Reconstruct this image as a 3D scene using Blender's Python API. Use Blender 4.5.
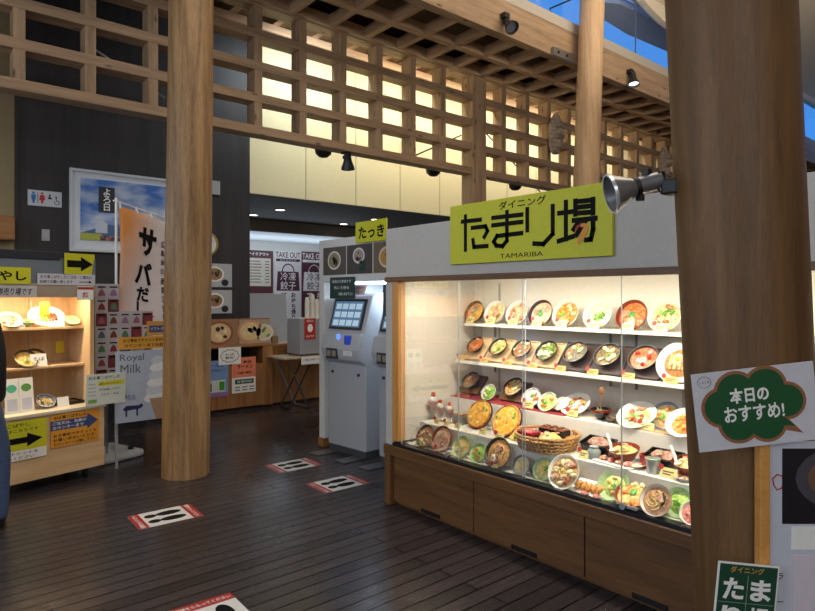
import bpy, math, random
from mathutils import Vector, Matrix, Euler
for o in list(bpy.data.objects): bpy.data.objects.remove(o)
SC = bpy.context.scene
COL = SC.collection
R = math.radians
# ---------------------------------------------------------------- camera
FPX, HZ, EYE = 612.0, 296.0, 1.5
cam = bpy.data.cameras.new('camera'); cam.sensor_width = 36; cam.lens = FPX / 815 * 36
cam.shift_y = (HZ - 305.5) / 815; cam.clip_start = .05; cam.clip_end = 200
co = bpy.data.objects.new('camera', cam); COL.objects.link(co)
co.location = (0, 0, EYE); co.rotation_euler = (R(90), 0, -math.asin(.645))
SC.camera = co
# ---------------------------------------------------------------- world, exposure
w = bpy.data.worlds.new('sky'); SC.world = w; w.use_nodes = True
wb = w.node_tree.nodes['Background']
wb.inputs[0].default_value = (.065, .30, .86, 1); wb.inputs[1].default_value = 1.0
vs = SC.view_settings; vs.view_transform = 'Standard'; vs.look = 'None'; vs.gamma = 1; vs.exposure = 0; vs.use_curve_mapping = False
SC.cycles.use_denoising = True
SC.cycles.max_bounces = 8; SC.cycles.transparent_max_bounces = 24
SC.cycles.sample_clamp_indirect = 4
def light(name, kind, loc, to, energy, col, size=1, size_y=None, spot=None, parent=None):
    l = bpy.data.lights.new(name, kind); l.energy = energy; l.color = col
    if kind == 'AREA':
        l.shape = 'RECTANGLE' if size_y else 'SQUARE'; l.size = size
        if size_y: l.size_y = size_y
    elif kind == 'SPOT': l.spot_size = R(spot); l.spot_blend = .6; l.shadow_soft_size = size
    else: l.shadow_soft_size = size
    o = bpy.data.objects.new(name, l); COL.objects.link(o)
    o.location = loc; d = Vector(to) - Vector(loc); o.rotation_euler = d.to_track_quat('-Z', 'Y').to_euler()
    return o
# unseen area fills, behind the camera and overhead, added for general brightness
light('front_fill', 'AREA', (-3.5, -4.0, 3.6), (3, 6, .8), 290, (.95, .96, 1), 7, 4)
light('hall_fill', 'AREA', (3.0, 1.0, 6.6), (3.4, 4.5, 0), 140, (1, .93, .84), 5, 3)
light('hall_ceiling_fill', 'AREA', (7.5, .6, 4.6), (8.2, 1.0, 8.8), 420, (1, .92, .80), 5, 2)  # added upward fill to brighten the cream ceiling, no fixture
light('side_floor_fill', 'AREA', (-1.7, 7.88, 2.0), (-1.2, 2, 1.2), 60, (.78, .89, 1), 2.6, 2.1)  # unseen fill added to give the floor a cool sheen
light('left_fill', 'AREA', (-4.9, 4.0, 2.6), (3, 4.6, .6), 250, (.72, .85, 1), 6, 3)  # fill added inside the solid left wall for floor sheen

# ---------------------------------------------------------------- helpers
def C(r, g, b):
    f = lambda c: (c / 255 / 12.92) if c <= 10 else ((c / 255 + .055) / 1.055) ** 2.4
    return (f(r), f(g), f(b), 1)
def ray(px, py):
    u = (px - 407.5) / FPX; v = (HZ - py) / FPX
    return (.645 + .764 * u, .764 - .645 * u, v)
def onX(px, py, X):
    r = ray(px, py); t = X / r[0]; return Vector((X, t * r[1], EYE + t * r[2]))
def onY(px, py, Y):
    r = ray(px, py); t = Y / r[1]; return Vector((t * r[0], Y, EYE + t * r[2]))
def camp(fw, rt, z):            # a point given forward and sideways from where the visitor stands
    return Vector((.645 * fw + .764 * rt, .764 * fw - .645 * rt, z))
class MB:
    def __init__(s): s.v = []; s.f = []; s.m = []
    def add(s, vs_, fs, mi=0, M=None):
        b = len(s.v)
        s.v += [tuple(M @ Vector(p)) if M else tuple(p) for p in vs_]
        for i, f in enumerate(fs):
            s.f.append(tuple(b + k for k in f)); s.m.append(mi if isinstance(mi, int) else mi[i])
        return s
    def box(s, c, d, mi=0, M=None):
        x, y, z = (k / 2 for k in d)
        vs_ = [(c[0] + a * x, c[1] + b * y, c[2] + e * z) for e in (-1, 1) for a, b in ((-1, -1), (1, -1), (1, 1), (-1, 1))]
        return s.add(vs_, [(3, 2, 1, 0), (4, 5, 6, 7), (0, 1, 5, 4), (1, 2, 6, 5), (2, 3, 7, 6), (3, 0, 4, 7)], mi, M)
    def bb(s, x0, x1, y0, y1, z0, z1, mi=0, M=None):
        return s.box(((x0 + x1) / 2, (y0 + y1) / 2, (z0 + z1) / 2), (abs(x1 - x0), abs(y1 - y0), abs(z1 - z0)), mi, M)
    def lathe(s, prof, n=28, mi=0, M=None, sx=1, sy=1):
        vs_ = []; fs = []
        for r, z in prof:
            for i in range(n):
                a = 2 * math.pi * i / n; vs_.append((max(r, 1e-5) * math.cos(a) * sx, max(r, 1e-5) * math.sin(a) * sy, z))
        for k in range(len(prof) - 1):
            for i in range(n):
                j = (i + 1) % n; fs.append((k * n + i, k * n + j, (k + 1) * n + j, (k + 1) * n + i))
        return s.add(vs_, fs, mi, M)
    def cyl(s, p0, p1, r0, r1=None, n=14, mi=0, M=None):
        r1 = r0 if r1 is None else r1
        p0, p1 = Vector(p0), Vector(p1); d = p1 - p0; q = d.to_track_quat('Z', 'Y').to_matrix().to_4x4()
        T = Matrix.Translation(p0) @ q; L = d.length
        return s.lathe([(0, 0), (r0, 0), (r1, L), (0, L)], n, mi, M @ T if M else T)
    def tube(s, pts, r, n=8, mi=0, M=None):
        pts = [Vector(p) for p in pts]; vs_ = []; fs = []
        up = Vector((0, 0, 1))
        for k, p in enumerate(pts):
            t = (pts[min(k + 1, len(pts) - 1)] - pts[max(k - 1, 0)]).normalized()
            a = t.cross(up)
            if a.length < .05: a = t.cross(Vector((1, 0, 0)))
            a.normalize(); b = t.cross(a)
            for i in range(n):
                an = 2 * math.pi * i / n; vs_.append(p + r * (math.cos(an) * a + math.sin(an) * b))
        for k in range(len(pts) - 1):
            for i in range(n):
                j = (i + 1) % n; fs.append((k * n + i, (k + 1) * n + i, (k + 1) * n + j, k * n + j))
        fs.append(tuple(range(n))); fs.append(tuple(reversed(range((len(pts) - 1) * n, len(pts) * n))))
        return s.add(vs_, fs, mi, M)
    def prism(s, poly, z0, z1, mi=0, M=None):
        n = len(poly)
        if sum(poly[i][0] * poly[(i + 1) % n][1] - poly[(i + 1) % n][0] * poly[i][1] for i in range(n)) < 0: poly = poly[::-1]
        vs_ = [(x, y, z0) for x, y in poly] + [(x, y, z1) for x, y in poly]
        fs = [tuple(range(n))[::-1], tuple(range(n, 2 * n))] + [(i, (i + 1) % n, n + (i + 1) % n, n + i) for i in range(n)]
        return s.add(vs_, fs, mi, M)
    def ball(s, c, r, mi=0, M=None, n=14, sc=(1, 1, 1), k=8):
        prof = [(math.sin(math.pi * i / k), -math.cos(math.pi * i / k)) for i in range(k + 1)]
        T = Matrix.Translation(Vector(c)) @ Matrix.Diagonal((r * sc[0], r * sc[1], r * sc[2], 1))
        return s.lathe(prof, n, mi, M @ T if M else T)
    def ell(s, cx, cy, rx, ry, z0, z1, mi=0, M=None, n=24, rot=0):
        ca, sa = math.cos(rot), math.sin(rot)
        return s.prism([(cx + rx * math.cos(2 * math.pi * i / n) * ca - ry * math.sin(2 * math.pi * i / n) * sa,
                         cy + rx * math.cos(2 * math.pi * i / n) * sa + ry * math.sin(2 * math.pi * i / n) * ca) for i in range(n)], z0, z1, mi, M)
    def stroke(s, pts, wd, z0, z1, mi=0, M=None):
        for a, b in zip(pts, pts[1:]):
            a, b = Vector(a), Vector(b); d = (b - a)
            if d.length < 1e-6: continue
            d.normalize(); n = Vector((-d.y, d.x)) * wd / 2; e = d * wd * .42
            s.prism([a - e - n, b + e - n, b + e + n, a - e + n], z0, z1, mi, M)
        return s
    def text(s, body, w_, h_, cx=0, cy=0, z=.0, mi=0, M=None, bold=.0, shear=0, fit='both'):
        vs_, fs = glyphs(body, bold, shear)
        if not vs_: return s
        x0 = min(p[0] for p in vs_); x1 = max(p[0] for p in vs_); y0 = min(p[1] for p in vs_); y1 = max(p[1] for p in vs_)
        kx = w_ / (x1 - x0) if x1 > x0 else 1; ky = h_ / (y1 - y0) if y1 > y0 else 1
        if fit == 'keep': kx = ky = min(kx, ky)
        return s.add([((p[0] - (x0 + x1) / 2) * kx + cx, (p[1] - (y0 + y1) / 2) * ky + cy, z) for p in vs_], fs, mi, M)
    def vtext(s, body, ch, cx, top, z, mi=0, M=None, bold=.0, gap=1.08):
        for i, c in enumerate(body): s.text(c, ch, ch, cx, top - ch / 2 - i * ch * gap, z, mi, M, bold, fit='keep')
        return s
    def build(s, name, mats, parent=None, world=False, smooth=False, bevel=0, M=None):
        vs_ = s.v
        if M: vs_ = [tuple(M @ Vector(p)) for p in vs_]
        if world and parent:
            inv = MW[parent].inverted(); vs_ = [tuple(inv @ Vector(p)) for p in vs_]
        me = bpy.data.meshes.new(name); me.from_pydata(vs_, [], s.f)
        for m in (mats if isinstance(mats, (list, tuple)) else [mats]): me.materials.append(m)
        me.polygons.foreach_set('material_index', s.m)
        if smooth:
            me.polygons.foreach_set('use_smooth', [True] * len(s.f)); me.set_sharp_from_angle(angle=R(40))
        me.update()
        o = bpy.data.objects.new(name, me); COL.objects.link(o)
        if parent: o.parent = parent
        if bevel:
            b = o.modifiers.new('bevel', 'BEVEL'); b.width = bevel; b.segments = 2; b.limit_method = 'ANGLE'; b.angle_limit = R(40)
        MW[o] = MW.get(parent, Matrix()) if parent else Matrix()
        return o
MW = {}
_gc = {}
def glyphs(body, bold, shear):
    k = (body, bold, shear)
    if k not in _gc:
        c = bpy.data.curves.new('glyphs', 'FONT'); c.body = body; c.resolution_u = 3; c.offset = bold; c.shear = shear
        o = bpy.data.objects.new('glyphs', c); COL.objects.link(o)
        dg = bpy.context.evaluated_depsgraph_get(); me = bpy.data.meshes.new_from_object(o.evaluated_get(dg))
        _gc[k] = ([tuple(v.co) for v in me.vertices], [tuple(p.vertices) for p in me.polygons])
        bpy.data.objects.remove(o); bpy.data.curves.remove(c); bpy.data.meshes.remove(me)
    return _gc[k]
def tag(o, label, cat, group=None):
    o['label'] = label; o['category'] = cat
    if group: o['group'] = group
    return o
def struct(o): o['kind'] = 'structure'; return o
def thing(name, label, cat, loc=(0, 0, 0), M=None, rotz=0, group=None):
    o = bpy.data.objects.new(name, None); COL.objects.link(o); o.empty_display_size = .05
    mw = Matrix.Translation(Vector(loc)) @ (M.to_4x4() if M else Matrix.Rotation(rotz, 4, 'Z'))
    o.matrix_basis = mw; MW[o] = mw
    return tag(o, label, cat, group)
def place(o, mw): o.matrix_basis = mw; MW[o] = mw; return o
def copy_tree(o, parent=None):
    c = o.copy(); COL.objects.link(c)
    if parent: c.parent = parent
    for ch in o.children: copy_tree(ch, c)
    return c
def frameM(o, xd, yd):           # sign frame: x to the right, y up, z towards the reader
    x = Vector(xd).normalized(); y = Vector(yd).normalized(); z = x.cross(y)
    return Matrix(((x.x, y.x, z.x, o[0]), (x.y, y.y, z.y, o[1]), (x.z, y.z, z.z, o[2]), (0, 0, 0, 1)))
FX = lambda o: frameM(o, (0, -1, 0), (0, 0, 1))      # faces -X
FY = lambda o: frameM(o, (1, 0, 0), (0, 0, 1))       # faces -Y
def FC(o, roll=0, yaw=0):                             # faces back towards where the visitor stands
    a = R(yaw); rx = Vector((.764, -.645, 0)); fx = Vector((.645, .764, 0))
    x = rx * math.cos(a) + fx * math.sin(a); y = Vector((0, 0, 1)); rr = R(roll)
    return frameM(o, x * math.cos(rr) + y * math.sin(rr), y * math.cos(rr) - x * math.sin(rr))
# ---------------------------------------------------------------- materials
def newmat(name):
    m = bpy.data.materials.new(name); m.use_nodes = True; nt = m.node_tree
    return m, nt, nt.nodes['Principled BSDF']
_fm = {}
def flat(r, g, b, rough=.55, metal=0, spec=.5):
    k = (r, g, b, rough, metal, spec)
    if k not in _fm:
        m, nt, p = newmat('paint_%d_%d_%d' % (r, g, b))
        c = C(r, g, b)
        n = nt.nodes.new('ShaderNodeTexNoise'); n.inputs['Scale'].default_value = 35
        tc = nt.nodes.new('ShaderNodeTexCoord'); nt.links.new(tc.outputs['Object'], n.inputs['Vector'])
        mx = nt.nodes.new('ShaderNodeMix'); mx.data_type = 'RGBA'
        mx.inputs[6].default_value = tuple(x * .93 for x in c[:3]) + (1,); mx.inputs[7].default_value = tuple(min(1, x * 1.07) for x in c[:3]) + (1,)
        nt.links.new(n.outputs['Fac'], mx.inputs[0]); nt.links.new(mx.outputs[2], p.inputs['Base Color'])
        p.inputs['Roughness'].default_value = rough; p.inputs['Metallic'].default_value = metal; p.inputs['Specular IOR Level'].default_value = spec
        _fm[k] = m
    return _fm[k]
def emis(name, col, st):
    m, nt, p = newmat(name); p.inputs['Base Color'].default_value = col
    p.inputs['Emission Color'].default_value = col; p.inputs['Emission Strength'].default_value = st
    return m
def wood(name, dark, light_, axis='X', scale=1.0, rough=.5, knots=0, fine=1.0, contrast=(.3, .72)):
    m, nt, p = newmat(name); N = nt.nodes.new; L = nt.links.new
    tc = N('ShaderNodeTexCoord'); mp = N('ShaderNodeMapping')
    s = {'X': (.6, 9, 9), 'Y': (9, .6, 9), 'Z': (9, 9, .6)}[axis]
    mp.inputs['Scale'].default_value = tuple(k * scale for k in s)
    L(tc.outputs['Object'], mp.inputs['Vector'])
    n1 = N('ShaderNodeTexNoise'); n1.inputs['Scale'].default_value = 1.6; n1.inputs['Detail'].default_value = 6; n1.inputs['Distortion'].default_value = .6
    n2 = N('ShaderNodeTexNoise'); n2.inputs['Scale'].default_value = 9 * fine; n2.inputs['Detail'].default_value = 3
    L(mp.outputs[0], n1.inputs['Vector']); L(mp.outputs[0], n2.inputs['Vector'])
    ad = N('ShaderNodeMath'); ad.operation = 'MULTIPLY_ADD'; ad.inputs[1].default_value = .35
    L(n2.outputs['Fac'], ad.inputs[0]); mu = N('ShaderNodeMath'); mu.operation = 'MULTIPLY'; mu.inputs[1].default_value = .65
    L(n1.outputs['Fac'], mu.inputs[0]); L(mu.outputs[0], ad.inputs[2])
    cr = N('ShaderNodeValToRGB'); cr.color_ramp.elements[0].position = contrast[0]; cr.color_ramp.elements[1].position = contrast[1]
    cr.color_ramp.elements[0].color = dark; cr.color_ramp.elements[1].color = light_
    L(ad.outputs[0], cr.inputs[0]); out = cr.outputs[0]
    if knots:
        vo = N('ShaderNodeTexVoronoi'); vo.inputs['Scale'].default_value = 3.6; mp2 = N('ShaderNodeMapping')
        mp2.inputs['Scale'].default_value = {'X': (.75, 2, 2), 'Y': (2, .75, 2), 'Z': (2, 2, .75)}[axis]
        L(tc.outputs['Object'], mp2.inputs['Vector']); L(mp2.outputs[0], vo.inputs['Vector'])
        r2 = N('ShaderNodeValToRGB'); r2.color_ramp.elements[0].position = .04 * knots; r2.color_ramp.elements[1].position = .11 * knots
        L(vo.outputs['Distance'], r2.inputs[0])
        mx = N('ShaderNodeMix'); mx.data_type = 'RGBA'; mx.inputs[6].default_value = tuple(k * .45 for k in dark[:3]) + (1,)
        L(r2.outputs[0], mx.inputs[0]); L(out, mx.inputs[7]); out = mx.outputs[2]
    L(out, p.inputs['Base Color']); p.inputs['Roughness'].default_value = rough
    bp = N('ShaderNodeBump'); bp.inputs['Strength'].default_value = .12; bp.inputs['Distance'].default_value = .004
    L(ad.outputs[0], bp.inputs['Height']); L(bp.outputs[0], p.inputs['Normal'])
    return m
PINE = {a: wood('pine_' + a, C(128, 102, 78), C(186, 154, 120), a, 1, .6, 1.5) for a in 'XYZ'}
GRID = {a: wood('grid_timber_' + a, C(150, 118, 90), C(200, 164, 128), a, 1, .6, 0) for a in 'XYZ'}
LOG = wood('peeled_log', C(106, 78, 46), C(176, 138, 92), 'Z', 1.1, .5, 0, 2.2, (.34, .66))
LOGP = wood('pale_peeled_log', C(168, 132, 96), C(214, 180, 140), 'Z', 1.1, .55, 0, 2)
LOG_SHADED = wood('shaded_brown_log', C(78, 52, 26), C(126, 90, 50), 'Z', 1.6, .55, 0, 2.4, (.28, .7))  # darker copy: shade on the near pillar is put into the wood colour
DARKW = wood('dark_stained_board', C(27, 26, 31), C(52, 49, 52), 'Z', .8, .55, 0, 2)
CASEW = {a: wood('case_veneer_' + a, C(84, 56, 31), C(130, 90, 53), a, 1, .42) for a in 'XYZ'}
JAMB = wood('jamb_wood', C(196, 132, 62), C(226, 166, 92), 'Z', 1, .45)
BIRCH = {a: wood('birch_ply_' + a, C(198, 160, 116), C(226, 194, 152), a, .7, .5) for a in 'XYZ'}
CEDAR = {a: wood('counter_cedar_' + a, C(116, 76, 40), C(176, 124, 74), a, .9, .5) for a in 'XYZ'}
BACKB = wood('roof_board', C(52, 36, 26), C(84, 60, 42), 'X', .7, .7)
WHITE = flat(228, 226, 222); PAPER = flat(236, 236, 232, .6); BLACK = flat(18, 17, 17, .5); INK = flat(14, 13, 14, .75, 0, .2)
CREAM = flat(232, 220, 178, .75); GREYW = flat(196, 192, 186, .65); CASEIN = flat(234, 228, 216, .6)
YEL = flat(206, 206, 38, .5); STEEL = flat(150, 152, 156, .3, .9); DKST = flat(60, 62, 66, .35, .8); CHROME = flat(210, 212, 214, .12, 1)
REDP = flat(176, 44, 40, .5); GREYP = flat(168, 170, 172, .45); LGREY = flat(176, 178, 182, .4); DGREY = flat(70, 72, 76, .5)
def floor_mat():
    m, nt, p = newmat('dark_floor_planks'); N = nt.nodes.new; L = nt.links.new
    tc = N('ShaderNodeTexCoord'); br = N('ShaderNodeTexBrick')
    br.inputs['Scale'].default_value = 1; br.inputs['Brick Width'].default_value = 3.64; br.inputs['Row Height'].default_value = .098
    br.inputs['Mortar Size'].default_value = .0045; br.inputs['Mortar Smooth'].default_value = .15; br.offset = .37
    br.inputs['Color1'].default_value = C(48, 43, 45); br.inputs['Color2'].default_value = C(68, 61, 63); br.inputs['Mortar'].default_value = C(8, 6, 6)
    L(tc.outputs['Object'], br.inputs['Vector'])
    mp = N('ShaderNodeMapping'); mp.inputs['Scale'].default_value = (1.2, 18, 1); L(tc.outputs['Object'], mp.inputs['Vector'])
    n = N('ShaderNodeTexNoise'); n.inputs['Scale'].default_value = 2.5; n.inputs['Detail'].default_value = 5; L(mp.outputs[0], n.inputs['Vector'])
    mx = N('ShaderNodeMix'); mx.data_type = 'RGBA'; mx.blend_type = 'MULTIPLY'; mx.inputs[0].default_value = .7
    cr = N('ShaderNodeValToRGB'); cr.color_ramp.elements[0].position = .3; cr.color_ramp.elements[0].color = (.55, .55, .55, 1); cr.color_ramp.elements[1].position = .75; cr.color_ramp.elements[1].color = (1.25, 1.2, 1.2, 1)
    L(n.outputs['Fac'], cr.inputs[0]); L(br.outputs['Color'], mx.inputs[6]); L(cr.outputs[0], mx.inputs[7]); L(mx.outputs[2], p.inputs['Base Color'])
    n3 = N('ShaderNodeTexNoise'); n3.inputs['Scale'].default_value = 1.3; n3.inputs['Detail'].default_value = 4; L(tc.outputs['Object'], n3.inputs['Vector'])
    mr = N('ShaderNodeMapRange'); mr.inputs['To Min'].default_value = .20; mr.inputs['To Max'].default_value = .32; mr.inputs['From Min'].default_value = .3; mr.inputs['From Max'].default_value = .7
    L(n3.outputs['Fac'], mr.inputs['Value']); L(mr.outputs[0], p.inputs['Roughness'])
    sr = N('ShaderNodeMapRange'); sr.inputs['To Min'].default_value = .5; sr.inputs['To Max'].default_value = .1; L(br.outputs['Fac'], sr.inputs['Value']); L(sr.outputs[0], p.inputs['Specular IOR Level'])
    sb = N('ShaderNodeMath'); sb.operation = 'MULTIPLY_ADD'; sb.inputs[1].default_value = -1; L(br.outputs['Fac'], sb.inputs[0])
    nm = N('ShaderNodeMath'); nm.operation = 'MULTIPLY'; nm.inputs[1].default_value = .22; L(n.outputs['Fac'], nm.inputs[0]); L(nm.outputs[0], sb.inputs[2])
    bp = N('ShaderNodeBump'); bp.inputs['Strength'].default_value = .8; bp.inputs['Distance'].default_value = .008
    L(sb.outputs[0], bp.inputs['Height']); L(bp.outputs[0], p.inputs['Normal'])
    return m
def glass_mat(name, tint=(1, 1, 1, 1), refl=.5):
    m, nt, p = newmat(name); N = nt.nodes.new; L = nt.links.new; nt.nodes.remove(p)
    out = [n for n in nt.nodes if n.type == 'OUTPUT_MATERIAL'][0]
    t = N('ShaderNodeBsdfTransparent'); t.inputs[0].default_value = tint; g = N('ShaderNodeBsdfGlossy'); g.inputs['Roughness'].default_value = .02
    f = N('ShaderNodeFresnel'); f.inputs[0].default_value = 1.45; mu = N('ShaderNodeMath'); mu.operation = 'MULTIPLY'; mu.inputs[1].default_value = refl
    L(f.outputs[0], mu.inputs[0]); mx = N('ShaderNodeMixShader'); L(mu.outputs[0], mx.inputs[0]); L(t.outputs[0], mx.inputs[1]); L(g.outputs[0], mx.inputs[2]); L(mx.outputs[0], out.inputs[0])
    return m
GLASS = glass_mat('clear_glass', (.97, .98, .98, 1)); WINGL = glass_mat('window_glass', (.98, .99, 1, 1), .12); ACRYL = glass_mat('clear_acrylic', (.95, .96, .96, 1), .7)
def spotted(name, base, spots, scale=60, rough=.4, lo=.45, hi=.6):
    m, nt, p = newmat(name); N = nt.nodes.new; L = nt.links.new
    tc = N('ShaderNodeTexCoord'); n = N('ShaderNodeTexNoise'); n.inputs['Scale'].default_value = scale; n.inputs['Detail'].default_value = 3
    L(tc.outputs['Object'], n.inputs['Vector']); cr = N('ShaderNodeValToRGB')
    cr.color_ramp.elements[0].position = lo; cr.color_ramp.elements[0].color = base; cr.color_ramp.elements[1].position = hi; cr.color_ramp.elements[1].color = spots
    L(n.outputs['Fac'], cr.inputs[0]); L(cr.outputs[0], p.inputs['Base Color']); p.inputs['Roughness'].default_value = rough
    return m
_sp = {}
def food(a, b, scale=60, rough=.4):
    k = (a, b, scale)
    if k not in _sp: _sp[k] = spotted('food_%d_%d_%d' % a, C(*a), C(*b), scale, rough)
    return _sp[k]
def solid(name, mats, parent, build, **kw):
    mb = MB(); build(mb); return mb.build(name, mats, parent, **kw)
def boxo(name, m, x0, x1, y0, y1, z0, z1, parent=None, world=True, bevel=0):
    return MB().bb(x0, x1, y0, y1, z0, z1).build(name, m, parent, world=world, bevel=bevel)
# ================================================================ SETTING
floor = struct(MB().bb(-5, 21, -5, 14, -.1, 0).build('floor', floor_mat()))
struct(boxo('wall_back_dark', DARKW, 1.07, 3.83, 7.95, 8.1, 0, 5.3))
struct(boxo('wall_back_beige', flat(150, 134, 100, .8), -4, 1.04, 7.95, 8.1, 0, 5.3))
struct(boxo('window_7', WINGL, -3.0, -.4, 7.93, 7.945, .95, 3.05)); struct(boxo('trim_30', flat(90, 90, 92), -3.06, -.34, 7.935, 7.949, .89, 3.11))  # unseen pane and frame added around the side fill light
struct(boxo('trim_1', flat(40, 34, 32), 1.04, 1.075, 7.925, 7.96, 0, 5.3))
mb = MB(); mb.bb(3.83, 20, 7.95, 8.0, 2.94, 5.3)
cw = struct(mb.build('wall_back_cream', CREAM))
for i in range(11):
    struct(boxo('trim_%d' % (2 + i), flat(196, 184, 146), 4.72 + .91 * i, 4.735 + .91 * i, 7.944, 7.952, 2.94, 5.3))
# the low dark soffit over the order hall, a step, then a white ceiling and the far wall
struct(boxo('ceiling_soffit', flat(66, 60, 57, .7), 3.83, 20, 8.0, 10.6, 2.94, 3.05))
struct(boxo('wall_soffit_step', flat(128, 122, 112, .7), 3.83, 20, 10.6, 10.65, 2.72, 3.05))
struct(boxo('ceiling_order_hall', flat(226, 230, 234, .7), 3.83, 14, 10.65, 12.6, 2.72, 2.8))
struct(boxo('wall_order_hall', flat(206, 202, 196, .7), 3.0, 14, 12.5, 12.6, 0, 2.72))
struct(boxo('wall_order_hall_left', flat(190, 192, 196, .7), 3.73, 3.83, 8.1, 12.5, 0, 2.94))
struct(boxo('wall_order_hall_right', flat(190, 190, 190, .7), 9.5, 9.6, 8.0, 12.5, 0, 2.94))
# boarded roof over the timber screen and over the passage behind it
struct(boxo('ceiling_passage', flat(120, 92, 66, .8), -5, 20, 6.95, 8.1, 5.3, 5.4))
struct(boxo('ceiling_grid_boarding', BACKB, -5, 20, 5.55, 6.95, 5.22, 5.3))
# main hall roof and the wall above the clerestory
CEILM = flat(222, 206, 180, .8)
mb = MB(); pr = [(5.62, 6.62), (5.62, 6.8), (-5, 8.8), (-5, 8.62)]
mb.prism([(y, z) for y, z in pr], -5, 21, 0, Matrix(((0, 0, 1, 0), (1, 0, 0, 0), (0, 1, 0, 0), (0, 0, 0, 1))))
struct(mb.build('ceiling_main', CEILM))
mb = MB(); pts = [(21, 6.56), (17.7, 6.52), (14, 6.40), (12, 6.34), (11, 6.35), (10.5, 6.40), (10.1, 6.48), (9.8, 6.56), (9.6, 6.9), (21, 6.9)]
mb.prism(pts, -5.5, -5.38, 0, Matrix(((1, 0, 0, 0), (0, 0, -1, 0), (0, 1, 0, 0), (0, 0, 0, 1))))
struct(mb.build('wall_clerestory', CEILM))
struct(boxo('trim_20', flat(176, 166, 152, .7), -5, 20, 5.36, 5.60, 5.41, 5.56))
for i, (x0, x1) in enumerate(((-5, 2.2), (2.2, 5.2), (5.2, 8.35), (8.35, 9.70), (9.70, 14.4), (14.4, 20))):
    g = struct(boxo('window_%d' % (i + 1), WINGL, x0 + .01, x1 - .01, 5.46, 5.47, 5.56, 6.6))
    struct(boxo('trim_%d' % (21 + i), flat(92, 104, 122), x1 - .006, x1 + .006, 5.455, 5.475, 5.56, 6.6))
struct(boxo('wall_front', flat(170, 160, 146, .8), -5, 21, -5.1, -5, 0, 8.7))
struct(boxo('wall_left', flat(150, 140, 126, .8), -5.1, -5, -5, 8.1, 0, 8.5))
struct(boxo('wall_right', flat(120, 104, 84, .8), 19.9, 20, -4, 8, 0, 5.2))
# eave of the neighbouring roof seen through the clerestory
mb = MB(); pts = [(16, 5.75), (10.3, 5.75), (9.75, 5.8), (9.5, 5.95), (9.55, 6.15), (10.0, 6.32), (11, 6.38), (13, 6.25), (16, 6.0)]
mb.prism(pts, 6.62, 6.74)
tag(mb.build('roof_eave', flat(150, 160, 178, .8)), 'grey rounded eave seen outside through the high blue window', 'roof')
# window crank rod at the top
t = thing('window_crank', 'thin black bent rod across the high blue window', 'rod', (7.27, 5.42, 5.56))
MB().tube([(7.27, 5.42, 5.56), (7.27, 5.42, 5.65), (7.75, 5.42, 5.92), (8.4, 5.42, 6.3)], .012).build('rod', BLACK, t, world=True)
MB().box((7.27, 5.43, 5.58), (.05, .05, .05)).build('bracket', BLACK, t, world=True)

# ================================================================ TIMBER
scr = thing('lattice_screen', 'big open timber lattice screen high across the hall behind the log pillars', 'screen', (1, 6.8, 3.42))
for i in range(5):
    z = 3.4725 + .3825 * i
    boxo('rail', PINE['X'], -5, 19.9, 6.695, 6.90, z - .0525, z + .0525, scr, bevel=.004)
xs = [3.34 + .606 * k for k in range(-9, 6)] + [7.745 + .606 * k for k in range(20)]
for x in xs:
    boxo('post', PINE['Z'], x - .05, x + .05, 6.70, 6.91, 3.43, 5.04, scr, bevel=.003)
boxo('main_post', PINE['Z'], 6.97, 7.27, 6.66, 6.92, 2.3, 5.2, scr, bevel=.005)
MB().bb(-5, 19.9, 6.86, 6.94, 5.06, 5.2).build('top_plate', GRID['X'], scr, world=True)
for p0, p1 in (((5.9, 7.0, 3.55), (7.05, 7.0, 4.1)), ((7.25, 7.0, 4.45), (9.1, 7.0, 3.4)), ((1.55, 7.0, 4.12), (2.35, 7.0, 3.72))):
    MB().tube([p0, p1], .011, 8).build('brace_rod', DKST if p0[0] > 3 else LGREY, scr, world=True)
gc = thing('ceiling_grid', 'flat timber grid ceiling between front beam and lattice screen', 'ceiling grid', (1, 6, 5.0))
for y in (6.08,):
    boxo('long_batten', GRID['X'], -5, 19.9, y - .05, y + .05, 4.96, 5.10, gc, bevel=.003)
boxo('long_batten', GRID['X'], -5, 19.9, 6.62, 6.695, 4.96, 5.10, gc)
for k in range(40):
    x = -2.4 + .56 * k
    boxo('cross_batten', GRID['Y'], x - .045, x + .045, 5.47, 6.69, 4.965, 5.095, gc, bevel=.003)
fb = MB().bb(-5, 19.9, 5.36, 5.50, 4.955, 5.41).build('front_beam', PINE['X'], bevel=.006)
tag(fb, 'long pine front beam under the high blue window', 'beam')
pj_ = thing('passage_joists', 'row of wooden joists under the passage ceiling behind the lattice', 'joists', (6, 7.4, 5.0))
for k in range(22):
    x = .3 + .606 * k
    boxo('joist', GRID['Y'], x - .05, x + .05, 6.97, 7.94, 5.12, 5.295, pj_)
boxo('purlin', GRID['X'], -2, 19.9, 7.40, 7.50, 5.02, 5.12, pj_)
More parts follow.
